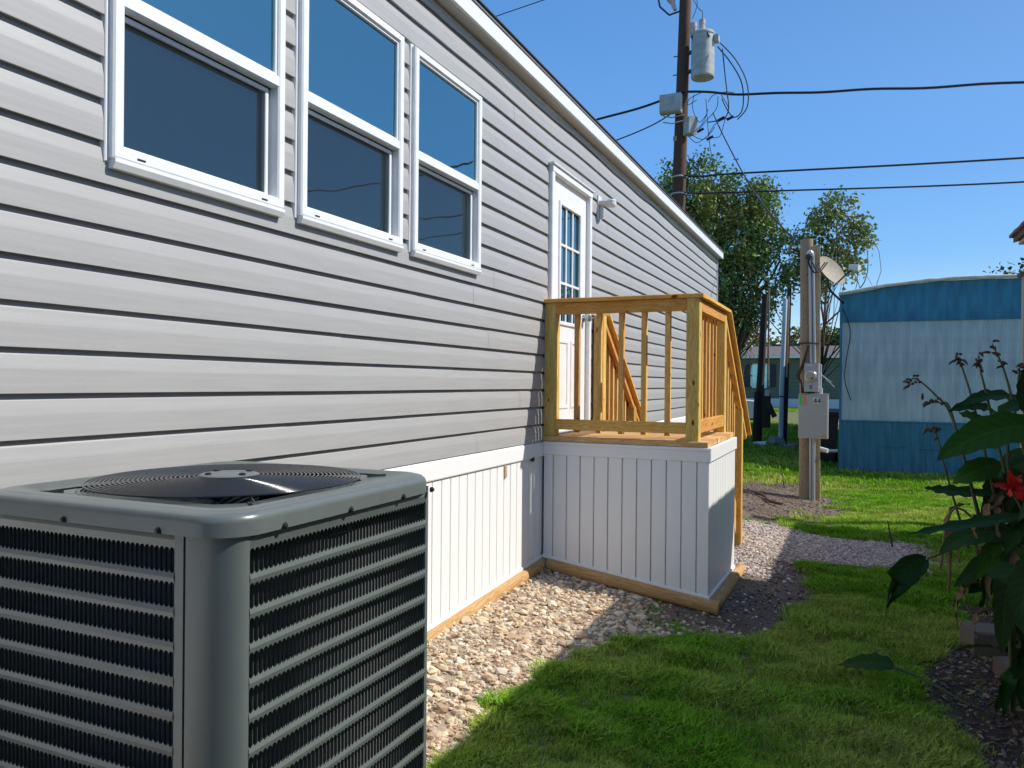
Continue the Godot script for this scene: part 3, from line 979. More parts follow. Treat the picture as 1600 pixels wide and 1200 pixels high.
	put("top_trim", tp, mats["white vinyl"], sk)
	rng.seed = 77
	bx("backing", Vector3(-0.012, 0.28, -12.86), Vector3(0.0006, -0.50 + E, z_near), mats["white vinyl"], sk, 0.0)
	vinyl_boards("skirting_board", Vector3(0.0, 0, -5.235), Vector3(0.0, 0, 1.2), -0.50 + E, skirt_bottom(-5.235), skirt_bottom(1.2), Vector3.RIGHT, sk, 0.1035, -0.045)
	vinyl_boards("skirting_board", Vector3(0.0, 0, -12.86), Vector3(0.0, 0, -6.5), -0.50 + E, 0.32, 0.30, Vector3.RIGHT, sk)
	var bt := MB.new()
	bt.sweep(rect(0.022, 0.022, 0.004), Vector3(0.012, skirt_bottom(-5.235) + 0.004, -5.235), Vector3(0.012, skirt_bottom(1.2) + 0.004, 1.2), Vector3.UP)
	put("bottom_track", bt, mats["white vinyl"], sk)
	# small tan tag and black valve stub under the trim
	bx("tan_clip", Vector3(0.012, -0.62 + E, -4.590), Vector3(0.022, -0.545 + E, -4.555), mats["pale plank"], sk, 0.003)
	var kb := MB.new()
	kb.lathe(Vector3(0.012, -0.540 + E, -5.02), Vector3.RIGHT, PackedVector2Array([Vector2(0.0, 0.0), Vector2(0.016, 0.0), Vector2(0.016, 0.02), Vector2(0.0, 0.026)]), 10)
	put("black_stub", kb, mats["black plastic"], sk)

func ltimber(label: String, a: Vector3, b: Vector3, w: float, h: float) -> void:
	# a landscape timber: two flat faces, two rounded ones
	var prof := PackedVector2Array()
	for k in 9:
		var an := -PI / 2 + PI * k / 8.0
		prof.append(Vector2(w * 0.5 - h * 0.30 + cos(an) * h * 0.30, sin(an) * h * 0.5))
	for k in 9:
		var an := PI / 2 + PI * k / 8.0
		prof.append(Vector2(-w * 0.5 + h * 0.30 + cos(an) * h * 0.30, sin(an) * h * 0.5))
	var s := MB.new()
	s.sweep(prof, a, b, Vector3.UP, true, true, Vector2(rng.randf() * 4.0, rng.randf()))
	tag(put("landscape_timber", s, mats["timber"]), label, "timber", "landscape timbers along the skirting")


# ------------------------------------------------------------------ porch
func make_porch() -> void:
	rng.seed = 9
	var p := thing("porch", "new pine porch with railings, steps and white skirted base at the grey home's door", "porch")
	var zf := -5.24; var zb := -6.45; var W := 1.20
	var dt := -0.385 + E        # deck top
	var pine: Material = mats["pine board"]; var post: Material = mats["treated post"]; var bal: Material = mats["pine baluster"]
	# deck planks run out from the wall
	var z := zf + 0.022
	var k := 0
	while z > zb + 0.02:
		var w := 0.139
		bx("deck_plank", Vector3(0.02, dt - 0.038, maxf(z - w, zb)), Vector3(W + rng.randf_range(-0.004, 0.006), dt + rng.randf_range(-0.0012, 0.0012), z), mats["deck plank"], p, 0.004)
		z -= w + 0.006
		k += 1
	# rim behind the skirting
	bx("rim_joist", Vector3(0.03, dt - 0.22, zf - 0.05), Vector3(W - 0.02, dt - 0.040, zf - 0.015), pine, p)
	bx("rim_joist", Vector3(W - 0.055, dt - 0.22, zb + 0.02), Vector3(W - 0.018, dt - 0.040, zf - 0.055), pine, p)
	bx("rim_joist", Vector3(0.03, dt - 0.24, zb - 0.02), Vector3(W - 0.02, dt - 0.040, zb + 0.018), pine, p)
	# posts
	var pt := 0.586 + E
	for q in [[0.060, zf - 0.045], [1.095, zf - 0.045], [0.075, zb + 0.05], [1.095, zb + 0.05]]:
		bx("post", Vector3(q[0] - 0.0445, dt - 0.02 if q[1] < -6 else dt, q[1] - 0.0445), Vector3(q[0] + 0.0445, pt, q[1] + 0.0445), post, p, 0.004)
	# front rails
	bx("top_rail", Vector3(0.1050, 0.501 + E, zf - 0.040), Vector3(1.0500, 0.5855 + E, zf - 0.002), pine, p, 0.004)
	bx("bottom_rail", Vector3(0.1050, -0.336 + E, zf - 0.040), Vector3(1.0500, -0.261 + E, zf - 0.002), pine, p, 0.004)
	for x in [0.252, 0.418, 0.584, 0.748, 0.915]:
		bx("baluster", Vector3(x - 0.019, -0.356 + E, zf - 0.080), Vector3(x + 0.019, 0.584 + E, zf - 0.0420), bal, p, 0.003)
	# side rails
	bx("top_rail", Vector3(1.098, 0.501 + E, zb + 0.096), Vector3(1.136, 0.5855 + E, zf - 0.091), pine, p, 0.004)
	bx("bottom_rail", Vector3(1.098, -0.336 + E, zb + 0.096), Vector3(1.136, -0.245 + E, zf - 0.091), pine, p, 0.004)
	for j in 6:
		var zz := lerpf(zf - 0.09, zb + 0.095, (j + 1) / 7.0)
		bx("baluster", Vector3(1.058, -0.356 + E, zz - 0.019), Vector3(1.096, 0.584 + E, zz + 0.019), bal, p, 0.003)
	# caps
	bx("cap_rail", Vector3(-0.008, 0.5870 + E, zf - 0.115), Vector3(1.168, 0.615 + E, zf + 0.024), pine, p, 0.004)
	bx("cap_rail", Vector3(1.030, 0.5872 + E, zb - 0.01), Vector3(1.168, 0.6152 + E, zf - 0.117), pine, p, 0.004)
	# steps
	var rise := 0.190; var run := 0.255; var slope := rise / run
	for i in range(1, 6):
		var ty := dt - rise * i; var tz := zb - 0.02 - run * (i - 1)
		bx("tread", Vector3(0.13, ty - 0.038, tz - run - 0.015), Vector3(1.06, ty, tz), mats["deck plank"], p, 0.004)
	for x in [0.10, 0.60, 1.08]:
		var a := Vector3(x, dt - 0.19, zb - 0.04); var b := Vector3(x, dt - 0.19 - 1.42 * slope + 0.02, zb - 0.04 - 1.40)
		board("stringer", a, b, 0.038, 0.24, pine, p, Vector3.UP)
	# stair rails on both sides
	for x in [0.078, 1.105]:
		var a := Vector3(x, 0.600 + E, zb - 0.00); var L := 1.42
		var b := a + Vector3(0, -L * 0.765, -L)
		board("stair_cap_rail", a + Vector3(0.0, 0.001, -0.012), b, 0.138, 0.028, pine, p)
		var off := Vector3(0.0, -0.062, 0)
		board("stair_top_rail", a + off + Vector3(0.012, 0, -0.01), a.lerp(b, 0.955) + off + Vector3(0.012, 0, 0), 0.038, 0.080, pine, p)
		var zl := zb - 1.00
		var px: float = x - 0.008
		bx("stair_post", Vector3(px - 0.0445, gh(x, zl) - 0.05, zl - 0.0445), Vector3(px + 0.0445, 0.600 + E - 1.0 * 0.765 - 0.05, zl + 0.0445), post, p, 0.004)
		for j in 6:
			var d := 0.13 + j * 0.135
			bx("baluster", Vector3(x - 0.047, 0.600 + E - d * 0.765 - 1.04, zb - d - 0.019), Vector3(x - 0.009, 0.600 + E - d * 0.765 - 0.05, zb - d + 0.019), bal, p, 0.003)
	# white skirt of the base
	var sk := Node3D.new(); sk.name = "skirting"; p.add_child(sk, true)
	var back := MB.new()
	back.sweep(PackedVector2Array([Vector2(0.024, -0.45 + E), Vector2(0.024, -1.25 + E), Vector2(1.198, -1.42 + E), Vector2(1.198, -0.45 + E)]), Vector3(0, 0, zf - 0.012), Vector3(0, 0, zf - 0.002), Vector3.UP)
	put("backing", back, mats["white vinyl"], sk)
	bx("backing", Vector3(1.190, -1.43 + E, zb), Vector3(1.2005, -0.43 + E, zf - 0.013), mats["white vinyl"], sk, 0.0)
	vinyl_boards("skirting_board", Vector3(0.026, 0, zf), Vector3(1.180, 0, zf), -0.515 + E, -1.262 + E, -1.424 + E, Vector3.BACK, sk, 0.1035, -0.0265)
	vinyl_boards("skirting_board", Vector3(1.200, 0, zb), Vector3(1.200, 0, zf - 0.022), -0.50 + E, -1.475 + E, -1.430 + E, Vector3.RIGHT, sk, 0.1035, 0.0)
	bx("corner_trim", Vector3(1.178, -1.428 + E, zf - 0.02), Vector3(1.2145, -0.50 + E, zf + 0.0135), mats["white vinyl"], sk, 0.003)
	bx("top_trim", Vector3(0.024, -0.520 + E, zf), Vector3(1.2260, -0.4245 + E, zf + 0.0240), mats["white vinyl"], sk, 0.004)
	bx("top_trim", Vector3(1.2000, -0.520 + E, zb), Vector3(1.2265, -0.4240 + E, zf - 0.0005), mats["white vinyl"], sk, 0.004)
	bx("ledger_lip", Vector3(0.024, -0.446 + E, zf + 0.0245), Vector3(1.206, -0.4265 + E, zf + 0.031), mats["white vinyl"], sk, 0.002)
	var tr := MB.new()
	tr.sweep(rect(0.022, 0.026, 0.004), Vector3(0.02, -1.262 + E, zf + 0.012), Vector3(1.222, -1.431 + E, zf + 0.012), Vector3.UP)
	tr.sweep(rect(0.022, 0.026, 0.004), Vector3(1.212, -1.432 + E, zf + 0.002), Vector3(1.212, -1.478 + E, zb), Vector3.UP)
	put("bottom_track", tr, mats["white vinyl"], sk)
	# far end of the base, under the steps
	bx("backing", Vector3(0.02, -1.40 + E, zb - 0.012), Vector3(1.19, -0.45 + E, zb - 0.001), mats["white vinyl"], sk, 0.0)

func make_timbers() -> void:
	rng.seed = 4
	var y := func(z: float) -> float: return skirt_bottom(z) - 0.046
	ltimber("long round edged pine timber under the skirting next to the condenser", Vector3(0.018, y.call(-4.87), -4.87), Vector3(0.018, y.call(-2.45), -2.45), 0.095, 0.082)
	ltimber("short shaded pine timber in the corner between wall skirting and porch", Vector3(0.014, y.call(-5.25) - 0.002, -5.25), Vector3(0.014, y.call(-4.875) - 0.002, -4.875), 0.095, 0.085)
	ltimber("pine timber along the front foot of the white porch base", Vector3(0.065, -1.316 + E, -5.235), Vector3(1.285, -1.486 + E, -5.235), 0.105, 0.085)
	ltimber("pine timber along the outer side foot of the porch base", Vector3(1.240, -1.487 + E, -5.29), Vector3(1.240, -1.535 + E, -6.62), 0.090, 0.085)
	var w := MB.new()
	w.sweep(rect(0.09, 0.035, 0.004), Vector3(1.13, 0.045, -5.20), Vector3(1.23, 0.045, -5.20), Vector3.UP)
	tag(put("wood_shim", w, mats["pine board"]), "small scrap of pine wedged under the porch timber's outer corner", "wood scrap")


# ------------------------------------------------------------------ air conditioner
func rounded_square(cx: float, cz: float, hx: float, hz: float, r: float, seg := 8) -> PackedVector2Array:
	var o := PackedVector2Array()
	for k in 4:
		var sx: float = [1, -1, -1, 1][k]; var sz: float = [1, 1, -1, -1][k]
		for j in seg + 1:
			var an := PI / 2 * (k + float(j) / seg)
			o.append(Vector2(cx + sx * (hx - r) + cos(an) * r, cz + sz * (hz - r) + sin(an) * r))
	return o

func make_condenser() -> void:
	rng.seed = 15
	var a := thing("air_conditioner", "dark grey green air conditioner condenser with louvered sides beside the wall", "air conditioner")
	var x0 := 0.245; var x1 := 1.000; var z0 := -1.905; var z1 := -1.130
	var cx := (x0 + x1) / 2; var cz := (z0 + z1) / 2
	var top := -0.306 + E; var bot := 0.24
	var paint: Material = mats["condenser paint"]
	# pad and base pan
	var pad := MB.new()
	pad.sweep(rect(0.95, 0.16, 0.012), Vector3(cx, bot - 0.10, z0 - 0.08), Vector3(cx, bot - 0.10, z1 + 0.08), Vector3.UP)
	tag(put("equipment_pad", pad, mats["concrete"]), "concrete pad under the air conditioner condenser", "pad")
	var R := 0.085
	var pan := MB.new()
	var rs := rounded_square(cx, cz, (x1 - x0) / 2 + 0.004, (z1 - z0) / 2 + 0.004, R)
	for k in rs.size():
		var p := rs[k]; var q := rs[(k + 1) % rs.size()]
		var np := Vector3(p.x - cx, 0, p.y - cz).normalized(); var nq := Vector3(q.x - cx, 0, q.y - cz).normalized()
		pan.quadn(Vector3(p.x, bot - 0.02, p.y), Vector3(q.x, bot - 0.02, q.y), Vector3(q.x, bot + 0.045, q.y), Vector3(p.x, bot + 0.045, p.y), np, nq, nq, np)
	put("base_pan", pan, paint, a)
	# coil: a black finned box inside
	var coil := MB.new()
	var ci := 0.030
	coil.sweep(PackedVector2Array([Vector2(x0 + 0.006, -z0 - 0.006), Vector2(x0 + 0.006, -z1 + ci), Vector2(x1 - 0.116, -z1 + ci), Vector2(x1 - 0.104, -z1 + 0.012), Vector2(x1 - 0.050, -z1 + 0.034), Vector2(x1 - ci, -z1 + 0.066), Vector2(x1 - ci, -z0 - 0.006)]), Vector3(0, bot + 0.01, 0), Vector3(0, top - 0.02, 0), Vector3.FORWARD)
	put("coil", coil, mats["coil"], a)
	# corner posts: the one by the service panel is a broad curve, the others are tight
	for k in 4:
		var sx: float = [1, -1, -1, 1][k]; var sz: float = [1, 1, -1, -1][k]
		var c := MB.new()
		var rx := 0.112 if k == 0 else 0.022; var rz := 0.056 if k == 0 else 0.022
		var ox := cx + sx * ((x1 - x0) / 2 - rx); var oz := cz + sz * ((z1 - z0) / 2 - rz)
		var pts := PackedVector2Array(); var nn := PackedVector2Array()
		pts.append(Vector2(ox + sx * (rx - 0.012), oz)); nn.append(Vector2(0, -sz))
		for j in 13:
			var an := PI / 2 * j / 12.0
			pts.append(Vector2(ox + sx * rx * cos(an), oz + sz * rz * sin(an))); nn.append(Vector2(sx * cos(an) * rz, sz * sin(an) * rx).normalized())
		pts.append(Vector2(ox, oz + sz * (rz - 0.012))); nn.append(Vector2(-sx, 0))
		for j in pts.size() - 1:
			var n1 := Vector3(nn[j].x, 0, nn[j].y); var n2 := Vector3(nn[j + 1].x, 0, nn[j + 1].y)
			if j == pts.size() - 2: n1 = n2
			if j == 0: n2 = n1
			c.quadn(Vector3(pts[j].x, bot, pts[j].y), Vector3(pts[j + 1].x, bot, pts[j + 1].y), Vector3(pts[j + 1].x, top + 0.01, pts[j + 1].y), Vector3(pts[j].x, top + 0.01, pts[j].y), n1, n2, n2, n1)
		put("corner_post", c, paint, a)
	# louvered side panels: bands with scalloped edges, fins in the openings
	var pitch0 := 0.0137; var row := 0.0698; var slot := 0.0518
	for side in 4:
		var out: Vector3 = [Vector3.RIGHT, Vector3.BACK, Vector3.LEFT, Vector3.FORWARD][side]
		var along: Vector3 = [Vector3.FORWARD, Vector3.RIGHT, Vector3.BACK, Vector3.LEFT][side]
		var half := ((z1 - z0) if side % 2 == 0 else (x1 - x0)) / 2
		var o := Vector3(cx, 0, cz) + out * ((x1 - x0) / 2 if side % 2 == 0 else (z1 - z0) / 2)
		var s0 := -half + 0.030; var s1 := half - 0.030
		if side == 0: s0 = -half + 0.057
		if side == 1: s1 = half - 0.142
		var n := int((s1 - s0) / pitch0)
		var pitch := 0.0
		pitch = (s1 - s0) / n
		var panel := Node3D.new(); panel.name = "louver_panel"; a.add_child(panel, true)
		# edge strips
		var lim0 := -half + (0.056 if side == 0 else 0.022); var lim1 := half - (0.118 if side == 1 else 0.022)
		for e in [[lim0, s0], [s1, lim1]]:
			if e[1] - e[0] > 0.001:
				var edge := MB.new()
				edge.box(o + along * (e[0] + e[1]) / 2 + Vector3.UP * (top + bot) / 2 - out * 0.003, Vector3(0.006, top - bot, e[1] - e[0]) if side % 2 == 0 else Vector3(e[1] - e[0], top - bot, 0.006))
				put("edge_strip", edge, paint, panel)
		var yy := top - 0.030
		var r := 0
		var rows := 14
		var prev := top
		for rr in rows + 1:
			# band from prev down to yy (scalloped on both edges)
			var b := MB.new()
			var y_hi := prev; var y_lo := yy if rr < rows else bot
			for i in n:
				var a0 := s0 + i * pitch; var a1 := a0 + pitch
				var am := (a0 + a1) / 2
				var dz := 0.0062
				var seg := [[a0, 1.0], [a0 + 0.0009, 0.75], [a0 + 0.0030, 0.18], [am, 0.0], [a1 - 0.0030, 0.18], [a1 - 0.0009, 0.75], [a1, 1.0]]
				for q in 6:
					var u0: float = seg[q][0]; var u1: float = seg[q + 1][0]
					var lo0: float = y_lo - dz * seg[q][1] if rr < rows else y_lo
					var lo1: float = y_lo - dz * seg[q + 1][1] if rr < rows else y_lo
					var hi0: float = y_hi + dz * seg[q][1] if rr > 0 else y_hi
					var hi1: float = y_hi + dz * seg[q + 1][1] if rr > 0 else y_hi
					var bow := 0.0 if rr == 0 else 0.0022
					var nt := (out + Vector3.UP * 0.30).normalized(); var nb := (out - Vector3.UP * 0.26).normalized()
					var ym := (y_hi + y_lo) / 2
					b.quadn(o + along * u0 + Vector3.UP * hi0, o + along * u1 + Vector3.UP * hi1, o + along * u1 + Vector3.UP * ym + out * bow, o + along * u0 + Vector3.UP * ym + out * bow, nt, nt, nt, nt)
					b.quadn(o + along * u0 + Vector3.UP * ym + out * bow, o + along * u1 + Vector3.UP * ym + out * bow, o + along * u1 + Vector3.UP * lo1, o + along * u0 + Vector3.UP * lo0, nb, nb, nb, nb)
			put("band", b, paint, panel)
			if rr < rows:
				var f := MB.new()
				for i in n + 1:
					var u := s0 + i * pitch
					var d := -out * 0.010 + along * (0.0052 if side == 0 else -0.0052)
					var w := out * 0.0
					f.quad(o + along * u - out * 0.002 + Vector3.UP * (yy + 0.001), o + along * u - out * 0.002 + Vector3.UP * (yy - slot - 0.001), o + along * u - out * 0.002 + d + Vector3.UP * (yy - slot - 0.001), o + along * u - out * 0.002 + d + Vector3.UP * (yy + 0.001), o - along * 9.0)
				put("louver_row", f, mats["shaded louver paint"], panel)
			prev = yy - slot
			yy -= row
	# lid: rounded rim with a round opening
	var lid := MB.new()
	var steps := [[0.014, -0.002, 0.0], [0.016, 0.004, 0.0], [0.016, 0.026, 0.0], [0.012, 0.037, 0.4], [0.004, 0.044, 0.8], [-0.010, 0.048, 1.0], [-0.030, 0.049, 1.0]]
	var prevr := PackedVector2Array(); var prevn := []
	var lh := 0.0
	for s in steps.size():
		var g: float = steps[s][0]
		var ring := rounded_square(cx, cz, (x1 - x0) / 2 + g, (z1 - z0) / 2 + g, R + g * 0.7, 8)
		var nr := []
		for k in ring.size():
			var seg := 9
			var corner := k / seg; var j := k % seg
			var an: float = PI / 2 * (corner + float(j) / 8.0)
			var up: float = steps[s][2]
			nr.append(Vector3(cos(an) * (1.0 - up), up + 0.02, sin(an) * (1.0 - up)).normalized())
		if s > 0:
			var h0: float = steps[s - 1][1]; var h1: float = steps[s][1]
			for k in ring.size():
				var k2 := (k + 1) % ring.size()
				lid.quadn(Vector3(prevr[k].x, top + h0, prevr[k].y), Vector3(prevr[k2].x, top + h0, prevr[k2].y), Vector3(ring[k2].x, top + h1, ring[k2].y), Vector3(ring[k].x, top + h1, ring[k].y), prevn[k], prevn[k2], nr[k2], nr[k])
		prevr = ring; prevn = nr
	# top sheet from the rim in to the fan opening, sinking slightly
	var fr := 0.338
	var ty := top + 0.049
	for k in prevr.size():
		var k2 := (k + 1) % prevr.size()
		var p := prevr[k]; var q := prevr[k2]
		var dp := (p - Vector2(cx, cz)).normalized(); var dq := (q - Vector2(cx, cz)).normalized()
		var ip := Vector2(cx, cz) + dp * fr; var iq := Vector2(cx, cz) + dq * fr
		var mp := p.lerp(ip, 0.35); var mq := q.lerp(iq, 0.35)
		lid.quadn(Vector3(p.x, ty, p.y), Vector3(q.x, ty, q.y), Vector3(mq.x, ty - 0.010, mq.y), Vector3(mp.x, ty - 0.010, mp.y), Vector3.UP, Vector3.UP, Vector3.UP, Vector3.UP)
		lid.quadn(Vector3(mp.x, ty - 0.010, mp.y), Vector3(mq.x, ty - 0.010, mq.y), Vector3(iq.x, ty - 0.012, iq.y), Vector3(ip.x, ty - 0.012, ip.y), Vector3.UP, Vector3.UP, Vector3.UP, Vector3.UP)
		# throat of the opening
		lid.quadn(Vector3(ip.x, ty - 0.012, ip.y), Vector3(iq.x, ty - 0.012, iq.y), Vector3(iq.x, ty - 0.10, iq.y), Vector3(ip.x, ty - 0.10, ip.y), Vector3(-dp.x, 0, -dp.y), Vector3(-dq.x, 0, -dq.y), Vector3(-dq.x, 0, -dq.y), Vector3(-dp.x, 0, -dp.y))
	put("lid", lid, paint, a)
	# screws under the rim
	for s in [[x1 + 0.017, top + 0.004, -1.27, 0], [x1 + 0.017, top + 0.004, -1.50, 0], [x1 + 0.017, top + 0.004, -1.73, 0], [x1 + 0.017, top + 0.004, -1.88, 0], [0.55, top + 0.004, z1 + 0.017, 1], [0.83, top + 0.004, z1 + 0.017, 1]]:
		var sc := MB.new()
		sc.lathe(Vector3(s[0], s[1], s[2]), Vector3.RIGHT if s[3] == 0 else Vector3.BACK, PackedVector2Array([Vector2(0.0075, -0.004), Vector2(0.0075, 0.001), Vector2(0.005, 0.001), Vector2(0.0045, 0.005), Vector2(0.0, 0.006)]), 10)
		put("screw", sc, mats["bolt"], a)
	# fan guard: rings, rods, hub
	var gc := Vector3(cx, ty + 0.004, cz)
	var n_rings := 25
	for k in n_rings:
		var r := 0.075 + (0.332 - 0.075) * k / (n_rings - 1.0)
		var dome := 0.007 * (1.0 - pow(r / 0.332, 2.0))
		var pts := PackedVector3Array()
		for j in 56: pts.append(gc + Vector3(cos(TAU * j / 56) * r, dome, sin(TAU * j / 56) * r))
		var t := MB.new()
		t.tube(pts, PackedFloat32Array([0.0026]), 6, false, true)
		put("guard_ring", t, mats["guard wire"], a)
	for k in 4:
		var an := deg_to_rad(38.0) + PI / 2 * k
		var pts := PackedVector3Array()
		for j in 7:
			var r := lerpf(0.06, 0.40, j / 6.0)
			var dome := 0.007 * (1.0 - pow(minf(r / 0.332, 1.0), 2.0)) - 0.0048 - maxf(0.0, r - 0.34) * 0.10
			pts.append(gc + Vector3(cos(an) * r, dome, sin(an) * r))
		var t := MB.new()
		t.tube(pts, PackedFloat32Array([0.0026]), 6)
		put("guard_rod", t, mats["guard wire"], a)
		# foot clamp of the rod
		var ft := MB.new()
		ft.box(gc + Vector3(cos(an) * 0.395, -0.012, sin(an) * 0.395), Vector3(0.05, 0.006, 0.016), Basis(Vector3.UP, -an))
		put("rod_clamp", ft, mats["bolt"], a)
	var hub := MB.new()
	hub.lathe(gc + Vector3.UP * 0.012, Vector3.UP, PackedVector2Array([Vector2(0.072, -0.006), Vector2(0.074, -0.002), Vector2(0.068, 0.001), Vector2(0.045, 0.002), Vector2(0.04, 0.0005), Vector2(0.0, 0.0005)]), 28)
	put("hub_plate", hub, mats["hub metal"], a)
	for k in 4:
		var an := 0.3 + PI / 2 * k
		var bo := MB.new()
		bo.lathe(gc + Vector3(cos(an) * 0.062, 0.012, sin(an) * 0.055), Vector3.UP, PackedVector2Array([Vector2(0.008, 0.0), Vector2(0.008, 0.006), Vector2(0.0, 0.008)]), 8)
		put("hub_bolt", bo, mats["bolt"], a)
	# fan below the guard
	for k in 3:
		var bl := MB.new()
		var st := 8
		for j in st:
			var a0 := TAU / 3 * k + 1.5 * j / st; var a1 := TAU / 3 * k + 1.5 * (j + 1) / st
			var h0 := -0.09 + 0.05 * j / st; var h1 := -0.09 + 0.05 * (j + 1) / st
			bl.quadn(gc + Vector3(cos(a0) * 0.07, h0, sin(a0) * 0.07), gc + Vector3(cos(a1) * 0.07, h1, sin(a1) * 0.07), gc + Vector3(cos(a1) * 0.31, h1, sin(a1) * 0.31), gc + Vector3(cos(a0) * 0.31, h0, sin(a0) * 0.31), Vector3.UP, Vector3.UP, Vector3.UP, Vector3.UP)
		put("fan_blade", bl, mats["black plastic"], a)
	var mot := MB.new()
	mot.lathe(gc - Vector3.UP * 0.12, Vector3.UP, PackedVector2Array([Vector2(0.075, 0.0), Vector2(0.075, 0.10), Vector2(0.0, 0.11)]), 20)
	put("motor", mot, mats["black plastic"], a)
	var fl := MB.new()
	fl.lathe(gc - Vector3.UP * 0.11, Vector3.UP, PackedVector2Array([Vector2(0.36, 0.0), Vector2(0.0, 0.0)]), 28)
	put("well", fl, mats["coil"], a)


# ------------------------------------------------------------------ utility pole, cables
func make_pole() -> void:
	var z := -17.0
	var at := func(y: float, dx := 0.0) -> Vector3: return Vector3(-1.643 + 0.0253 * y + dx, y, z)
	var p := thing("utility_pole", "dark brown wooden utility pole with a grey transformer behind the home", "utility pole")
	var t := MB.new()
	t.tube(PackedVector3Array([at.call(0.0), at.call(4.0), at.call(8.0), at.call(11.4)]), PackedFloat32Array([0.180, 0.160, 0.138, 0.122]), 16)
	put("shaft", t, mats["pole wood"], p)
	# transformer
	var tc := Vector3(-0.965, 8.22, z + 0.18)
	var tr := MB.new()
	tr.lathe(tc, Vector3.UP, PackedVector2Array([Vector2(0.0, 0.02), Vector2(0.19, 0.02), Vector2(0.235, 0.0), Vector2(0.245, 0.03), Vector2(0.245, 0.90), Vector2(0.258, 0.905), Vector2(0.258, 0.94), Vector2(0.235, 0.97), Vector2(0.10, 0.985), Vector2(0.0, 0.99)]), 28)
	var tro := put("transformer", tr, mats["transformer grey"], p)
	for q in [[-0.02, 0.02], [-0.215, -0.05]]:
		var b := MB.new()
		b.lathe(tc + Vector3(q[0], 0.97, q[1]), Vector3.UP, PackedVector2Array([Vector2(0.045, 0.0), Vector2(0.045, 0.03), Vector2(0.068, 0.05), Vector2(0.068, 0.15), Vector2(0.060, 0.165), Vector2(0.070, 0.18), Vector2(0.070, 0.28), Vector2(0.05, 0.295), Vector2(0.0, 0.30)]), 14)
		put("bushing", b, mats["porcelain"], tro)
	var lv := MB.new()
	lv.box(tc + Vector3(0.29, 0.80, 0.0), Vector3(0.10, 0.14, 0.16))
	put("terminal_box", lv, mats["meter grey"], tro)
	for q in [[0.14, 0.84, 0.20], [-0.20, 0.84, 0.14]]:
		var c := MB.new()
		c.box(tc + Vector3(q[0], q[1], q[2]), Vector3(0.03, 0.13, 0.03), Basis(Vector3.BACK, 0.5))
		put("lug", c, mats["bolt"], tro)
	var pl := MB.new()
	pl.box(tc + Vector3(-0.06, 0.22, 0.240), Vector3(0.05, 0.05, 0.006))
	put("name_plate", pl, mats["meter grey"], tro)
	for y in [8.45, 8.86]:
		var br := MB.new()
		br.box(Vector3(-1.25, y, z + 0.08), Vector3(0.22, 0.06, 0.08), Basis(Vector3.UP, -0.4))
		put("mount_bracket", br, mats["bolt"], p)
		var bo := MB.new()
		bo.tube(PackedVector3Array([at.call(y, -0.22), at.call(y, 0.0)]), PackedFloat32Array([0.012]), 6)
		put("mount_bolt", bo, mats["bolt"], p)
	# cut-out fuse arm near the top
	var ar := MB.new()
	ar.tube(PackedVector3Array([Vector3(-1.98, 10.22, z + 0.1), Vector3(-1.93, 9.98, z + 0.1), Vector3(-1.72, 9.76, z + 0.1), Vector3(-1.45, 9.86, z)]), PackedFloat32Array([0.022]), 6)
	put("fuse_arm", ar, mats["bolt"], p)
	var cn := MB.new()
	cn.lathe(Vector3(-1.70, 10.16, z + 0.08), Vector3(0.35, -1, 0.1), PackedVector2Array([Vector2(0.0, 0.0), Vector2(0.11, 0.0), Vector2(0.10, 0.06), Vector2(0.055, 0.16), Vector2(0.04, 0.34), Vector2(0.0, 0.35)]), 14)
	put("fuse_insulator", cn, mats["porcelain"], p)
	# telephone boxes
	bx("terminal_cabinet", Vector3(-1.86, 7.52, z + 0.17), Vector3(-1.40, 7.93, z + 0.36), mats["transformer grey"], p, 0.02)
	bx("cabinet_lid", Vector3(-1.84, 7.55, z + 0.361), Vector3(-1.42, 7.68, z + 0.372), mats["meter grey"], p, 0.004)
	var sb := MB.new()
	sb.sweep(rect(0.20, 0.38, 0.02), Vector3(-1.30, 7.22, z + 0.10), Vector3(-1.14, 7.20, z + 0.28), Vector3.UP)
	put("splice_box", sb, mats["transformer grey"], p)
	for y in [7.35, 7.48]:
		var br := MB.new()
		br.tube(PackedVector3Array([Vector3(-1.80, y, z + 0.26), Vector3(-1.62, y - 0.03, z + 0.2), Vector3(-1.35, y + 0.0, z + 0.2)]), PackedFloat32Array([0.014]), 6)
		put("cabinet_bracket", br, mats["conduit"], p)
	for y in [6.17, 5.80]:
		var cl := MB.new()
		var pts := PackedVector3Array()
		for j in 20: pts.append(at.call(y) + Vector3(cos(TAU * j / 20) * 0.160, 0, sin(TAU * j / 20) * 0.160))
		cl.tube(pts, PackedFloat32Array([0.02]), 6, false, true)
		put("clamp", cl, mats["conduit"], p)
	bx("tag", Vector3(-1.60, 6.95, z + 0.138), Vector3(-1.52, 7.05, z + 0.150), mats["pale plank"], p, 0.002)
	# jumper wires on the pole: loops from transformer to the lines
	var zz := -16.7
